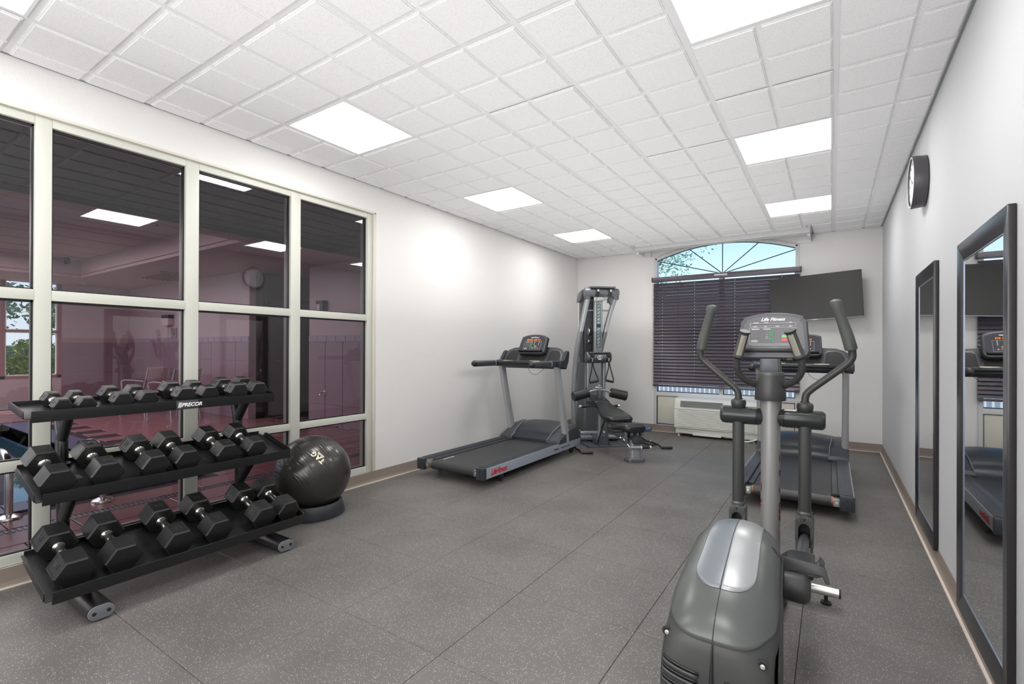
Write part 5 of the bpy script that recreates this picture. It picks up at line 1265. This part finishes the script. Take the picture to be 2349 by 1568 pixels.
def wains(parent, x0, x1, y, zt=1.355):
    """large wall tiles with a border course on a wall facing -y"""
    n = max(1, round((x1-x0)/.445)); wd = (x1-x0)/n; pr = None; pb = None
    for i in range(n):
        for j in range(4):
            z0 = zt-(j+1)*.34; z1 = z0+.34; z0 = max(z0, .0)
            b = MB(); g = .0035; b.add([V(g, 0, 0+g), V(wd-g, 0, g), V(wd-g, 0, .34-g), V(g, 0, .34-g), V(g+.003, -.008, g+.003), V(wd-g-.003, -.008, g+.003), V(wd-g-.003, -.008, .337-g), V(g+.003, -.008, .337-g)], [(4, 5, 6, 7), (0, 1, 5, 4), (1, 2, 6, 5), (2, 3, 7, 6), (3, 0, 4, 7)])
            if pr is None: pr = build('tile', b, ptile_m, parent, 0, 0); pr.location = (x0+i*wd, y, z0)
            else: share(pr, 'tile', parent, (x0+i*wd, y, z0))
    nb = round((x1-x0)/.245); wb_ = (x1-x0)/nb
    for i in range(nb):
        b = MB(); g = .004; b.box(g, wb_-g, -.010, 0, g, .098-g)
        if pb is None: pb = build('border_tile', b, ptileb_m, parent, .001, 0); pb.location = (x0+i*wb_, y, zt)
        else: share(pb, 'border_tile', parent, (x0+i*wb_, y, zt))
wg1 = struct('trim_5', MB().box(PWX, -8.50, PEY-.0015, PEY+.001, 0, 1.455), wgrout_m); wains(wg1, PWX, -8.50, PEY-.0015)
wg2 = struct('trim_6', MB().box(-7.31, XL-.2, 4.8885, 4.891, 0, 1.455), wgrout_m); wains(wg2, -7.31, -3.75, 4.8885)
wg3 = struct('trim_7', MB().box(PWX-.001, PWX+.0015, 3.33, PEY, 0, 1.455), wgrout_m)
pr = None
for i in range(3):
    for j in range(4):
        b = MB().box(0, .008, .004, .393, .004, .336)
        if pr is None: pr = build('tile', b, ptile_m, wg3, .002, 0); pr.location = (PWX+.0015, 3.33+i*.397, 1.015-j*.34)
        else: share(pr, 'tile', wg3, (PWX+.0015, 3.33+i*.397, 1.015-j*.34))
# ceiling: low edge at 2.60 with raised tray, dark plenum strip next to the glass
tx0, tx1, ty1 = -12.21, -6.2, 3.218
pc = struct('ceiling_pool', MB().box(PWX, tx0, PYB, 6.5, 2.60, 2.66).box(tx0, tx1+.3, ty1, 6.5, 2.60, 2.66).box(tx1+.0, tx1+.3, PYB, ty1, 2.60, 2.66)
     .box(tx0, tx1, PYB, ty1, 2.93, 3.0).box(tx0-.03, tx0, PYB, ty1, 2.65, 2.99).box(tx1, tx1+.03, PYB, ty1, 2.65, 2.99).box(tx0, tx1, ty1, ty1+.03, 2.65, 2.99), dpaint2_m)
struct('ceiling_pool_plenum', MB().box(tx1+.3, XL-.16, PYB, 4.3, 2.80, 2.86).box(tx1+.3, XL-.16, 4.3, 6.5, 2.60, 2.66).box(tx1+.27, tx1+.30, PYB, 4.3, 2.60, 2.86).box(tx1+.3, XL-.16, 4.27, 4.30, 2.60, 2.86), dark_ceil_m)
gb = MB()
for i in range(5): gb.box(tx0, tx1, -4.4+i*1.25, -4.38+i*1.25, 2.924, 2.932)
for i in range(8): gb.box(tx0+.4+i*.7, tx0+.42+i*.7, PYB, ty1, 2.924, 2.932)
build('grid_bar', gb, pframe_m, pc, 0, 0, kind='stuff')
def vent(name, lab, loc, wx, wy, cat='vent', n=6):
    t = thing(name, lab, cat, loc)
    build('frame', MB().box(-wx, wx, -wy, wy, -.03, 0).box(-wx+.04, wx-.04, -wy+.04, wy-.04, -.034, -.03), pframe_m, t, .003)
    for k in range(n): build('slat', MB().box(-wx+.05, wx-.05, -wy+.07+k*(2*wy-.14)/n, -wy+.09+k*(2*wy-.14)/n, -.045, -.034), mat('vent_dark', srgb(84, 60, 64), .6), t, 0, 0)
vent('ceiling_vent', 'square ceiling return vent over the pool deck beyond the glass', (-10.4, 4.0, 2.60), .55, .32)
vent('slot_diffuser', 'long slotted air diffuser on the pool room ceiling near the glass', (-6.05, 1.6, 2.60), .07, 1.9, 'vent', 3)
sd_ = thing('smoke_detector', 'small round smoke detector on the pool room ceiling beside its window', 'smoke detector', (-12.9, 3.42, 2.60))
build('base', MB().lathe([(.075, 0), (.075, -.012), (.06, -.02)], n=24), dpaint_m, sd_); build('sensor', MB().lathe([(.05, -.02), (.045, -.045), (.02, -.05)], n=24), dpaint_m, sd_)
scn = thing('camera_dome', 'small dark camera hanging at the corner of the pool ceiling tray', 'camera', (-12.02, 2.95, 2.93))
build('mount', MB().lathe([(.06, 0), (.055, -.03), (.03, -.05)], n=20), dark_m, scn); build('lens_body', MB().lathe([(.03, 0), (.045, -.02), (.045, -.07), (.03, -.09)], (0, 0, -.03), (0, -.5, 1), 20), dark_m, scn)
# wall fittings
sc1 = thing('wall_sconce', 'white and grey wall light on the pool room end wall', 'wall light', (-11.60, PEY, 1.82))
build('shade', MB().rrect(-.16, .16, -.11, -.001, -.11, .04, .02, 'y'), plastic_w, sc1, .006); build('cap', MB().box(-.16, .16, -.11, -.001, .045, .11), mat('sconce_cap', srgb(64, 70, 66), .5), sc1, .004)
sg = thing('wall_plate', 'small square grey sign below the wall light in the pool room', 'sign', (-11.42, PEY, 1.56))
build('plate', MB().box(-.13, .13, -.012, 0, -.10, .10), mat('plate_grey', srgb(150, 128, 138), .5), sg, .002); build('mark', MB().prism([(-.06, -.06), (.06, -.06), (.05, .06)], -.0135, -.012, 'y'), mat('plate_mark', srgb(120, 100, 110), .5), sg, 0, 0)
sc2 = thing('wall_sconce', 'dark boxy wall fixture above the tiles by the hose tap', 'wall light', (-6.92, 4.89, 1.90))
build('shade', MB().box(-.085, .10, -.09, -.001, -.13, .12), mat('sconce_dark', srgb(52, 46, 52), .5), sc2, .004); build('glow_panel', MB().box(-.07, .02, -.094, -.09, -.11, .06), plastic_w, sc2, .002)
hb_ = thing('hose_tap', 'small chrome hose tap low on the tiled pool room wall', 'tap', (-6.88, 4.88, .53))
build('escutcheon', MB().lathe([(.035, 0), (.035, .008), (.02, .012)], (0, 0, 0), (0, -1, 0), 18), chrome_m, hb_); build('spout', MB().tube(smooth_path([(0, 0, 0), (0, -.05, .0), (0, -.08, -.03), (0, -.08, -.06)]), .013, 12), chrome_m, hb_); build('knob', MB().lathe([(.004, 0), (.024, .004), (.024, .012)], (0, -.045, .012), (0, 0, 1), 10), chrome_m, hb_)
mb_ = thing('storage_box', 'low dark box on the floor of the pool corridor', 'box', (-8.30, 5.55, 0)); build('box', MB().box(-.12, .12, -.3, .3, 0, .22), dark_m, mb_, .01); build('lid', MB().box(-.13, .13, -.31, .31, .22, .25), dark_m, mb_, .006); build('latch', MB().box(.12, .135, -.05, .05, .17, .22), chrome_m, mb_, .002)
# patio chairs
def patio(lab, x, y, rz):
    t = thing('patio_chair', lab, 'chair', (x, y, 0), rz, 'white chairs by the pool wall')
    build('seat', MB().box(-.24, .24, -.24, .22, .405, .43), plastic_w, t, .006)
    build('backrest', MB().prism([(.20, .47), (.225, .47), (.33, .88), (.305, .885)], -.235, .235, 'x'), plastic_w, t, .005)
    for s in (-1, 1):
        for yy, zz in ((-.23, .60), (.22, .42)):
            build('leg', MB().tube([V(s*.27, yy-(.03 if yy < 0 else -.06), 0), V(s*.265, yy, zz)], .0135, 12), metal_w, t)
        build('armrest', MB().tube(smooth_path([(s*.265, -.23, .52), (s*.265, -.245, .62), (s*.265, -.18, .655), (s*.265, .0, .655), (s*.265, .25, .64)], 5), .014, 12), metal_w, t)
        build('back_post', MB().tube([V(s*.25, .20, .42), V(s*.245, .32, .89)], .013, 12), metal_w, t)
patio('white sling patio chair by the pool wall, first from the pool room windows', -10.62, 3.75, math.radians(-68))
patio('white sling patio chair by the pool wall, partly hidden by the metal mullion', -9.55, 3.78, math.radians(-72))
# pool ladder rails
def rail_(lab, x, y):
    t = thing('pool_handrail', lab, 'handrail', (x, y, 0), 0, 'pool handrails')
    build('rail', MB().tube(smooth_path([(.42, 0, .0), (.42, 0, .30), (.38, 0, .41), (.27, 0, .46), (.0, 0, .42), (-.30, 0, .22), (-.46, 0, -.16)], 6), .024, 16), chrome_m, t)
    build('escutcheon', MB().lathe([(.075, 0), (.07, .012), (.03, .03)], (.42, 0, .002), n=24), chrome_m, t)
rail_('chrome pool handrail seen low behind the left pane', -5.42, .92)
rail_('chrome pool handrail whose foot shows beneath the middle rack shelf', -5.37, 1.45)
# added ceiling panels, made up to brighten the pool deck
pem = mat('pool_fill_lens', (.9, .9, .9), .5, emit=(1, .90, .90), estr=5.0)
for i, (x, y) in enumerate(((-8.6, -3.2), (-10.6, -.6))):
    t = thing('ceiling_light', ('added rectangular fill light in the pool ceiling tray nearer the deck', 'added rectangular fill light in the pool ceiling tray over the water')[i], 'light', (x, y, 2.93))
    build('frame', MB().box(-.62, .62, -.32, .32, -.02, 0), pframe_m, t, .004); build('lens', MB().box(-.58, .58, -.28, .28, -.026, -.019), pem, t, 0, 0)
# ================================================================ outdoors
struct('ground', MB().box(-140, PWX-.15, -90, 90, -.14, -.06).box(PWX-.15, 60, YF+.2 if True else 7, 90, -.14, -.06), grass_m)
struct('road', MB().box(-38, -29, -90, 60, -.06, -.04).box(-24.2, -23.4, -90, 60, -.06, -.03), road_m)
struct('sidewalk', MB().box(-18.6, -17.2, -60, 20, -.06, -.03).box(-8, 8, YF+.25, 9.0, -.06, -.03), conc_m)
gw_ = thing('garden_wall', 'low pink boundary wall across the road beyond the pool windows', 'wall', (-46, 8, -.06)); build('wall_run', MB().box(-.2, .2, -30, 30, 0, 1.3), pinkwall_m, gw_, .02); build('coping', MB().box(-.28, .28, -30, 30, 1.3, 1.42), conc_m, gw_, .02)
pkc = thing('parked_car', 'dark low car parked across the road beyond the pool windows', 'car', (-40.0, 6.5, -.06))
build('car_body', MB().prism([(-2.1, .25), (-2.1, .75), (-1.35, .9), (-.8, 1.35), (.7, 1.35), (1.4, .92), (2.1, .8), (2.1, .25)], -.8, .8, 'x'), mat('car_paint', srgb(70, 72, 78), .3), pkc, .05)
for yy in (-1.3, 1.3):
    for xx in (-.75, .75): build('wheel', MB().cyl((xx-.1, yy, .32), (xx+.1, yy, .32), .32, n=20), gasket_m, pkc)
lp = thing('lamp_post', 'thin dark street lamp post beyond the pool windows', 'lamp post', (-36.5, 8.6, -.06)); build('pole', MB().cyl((0, 0, 0), (0, 0, 3.2), .05, .04, 10), gasket_m, lp); build('lamp_head', MB().lathe([(.05, 3.2), (.2, 3.3), (.16, 3.5), (.02, 3.6)], n=12), gasket_m, lp)
def leaves(n, fn, size, m_, name, parent, cup=0):
    mb = MB()
    for k in range(n):
        c = fn(); L_ = size*random.uniform(.6, 1.3)
        a = Vector((random.gauss(0, 1), random.gauss(0, 1), random.gauss(0, .7))).normalized(); b = a.orthogonal().normalized(); b = (b*math.cos(k)+a.cross(b)*math.sin(k))
        mb.add([c, c+a*L_*.5+b*L_*.24, c+a*L_, c+a*L_*.5-b*L_*.24], [(0, 1, 2, 3)])
    return build(name, mb, m_, parent, 0, 0, kind='stuff')
def blob(cx_, cy_, cz_, rx_, ry_, rz_, lumps=14):
    cs = [(random.uniform(-.6, .6), random.uniform(-.6, .6), random.uniform(-.5, .65), random.uniform(.28, .5)) for _ in range(lumps)]
    def f():
        a, b, c, r = random.choice(cs); d = Vector((random.gauss(0, 1), random.gauss(0, 1), random.gauss(0, 1))).normalized()*r*random.uniform(.75, 1.05)
        return V(cx_+(a+d.x)*rx_, cy_+(b+d.y)*ry_, cz_+(c+d.z)*rz_)
    return f
sb = thing('shrub', 'bright green leafy shrub just outside the pool room window', 'shrub', (-14.95, 3.05, -.06))
leaves(5200, blob(0, 0, .72, .62, .85, .78), .10, leaf_m, 'foliage', sb)
for k in range(7): build('stem', MB().tube([V(0, 0, 0), V(random.uniform(-.3, .3), random.uniform(-.35, .35), random.uniform(.7, 1.1))], [.02, .008], 8), bark_m, sb)
def tree(lab, x, y, h, r, m_, n=3000, lf=.3, cat='tree', th=.18):
    t = thing('tree', lab, cat, (x, y, -.06)); build('trunk', MB().tube([V(0, 0, 0), V(.1, .05, h*.35), V(.0, .1, h*.6)], [th, th*.75, th*.4], 12), bark_m, t)
    for k in range(4):
        a = k*1.6; build('branch', MB().tube([V(.05, .05, h*.4), V(math.cos(a)*r*.5, math.sin(a)*r*.5, h*.7)], [th*.4, th*.15], 8), bark_m, t)
    leaves(n, blob(0, 0, h*.68, r, r, h*.36, 26), lf, m_, 'foliage', t)
    return t
for i, (x, y, h, r) in enumerate(((-52, 1.5, 6.2, 3.4), (-56, 7.5, 7.2, 3.8), (-50, 13.0, 6.0, 3.3), (-58, 18.5, 7.4, 4.0), (-60, -6, 7, 4), (-50, 30.0, 6.4, 3.6))):
    tree(['pale green round tree across the road, first from the window post', 'tallest pale green tree across the road in the pool window', 'small pale green tree behind the low pink wall', 'broad pale green tree at the edge of the pool window', 'pale green tree far along the road', 'pale green tree beyond the window edge'][i], x, y, h, r, leafd_m, 2600, .42)
tree('blue-green tree seen through the arched window top, behind its left part', -4.75, 12.9, 5.5, 2.2, leafb_m, 9000, .095, th=.1)
# fence outside the far window
fn_ = thing('picket_fence', 'white picket fence outside, seen under the window blind', 'fence', (-1.5, 9.3, -.06))
build('fence_rail', MB().box(-2.2, 2.6, .03, .06, .18, .26).box(-2.2, 2.6, .03, .06, .92, 1.0), fence_m, fn_, 0, 0)
build('backing_board', MB().box(-2.2, 2.6, .09, .11, .0, 1.1), fencepost_m, fn_, 0, 0)
pk = build('picket', MB().box(-.011, .011, -.01, .03, .05, 1.08), fence_m, fn_, .002, 0); pk.location = (-2.15, 0, 0)
for i in range(1, 58): share(pk, 'picket', fn_, (-2.15+i*.082, 0, 0))
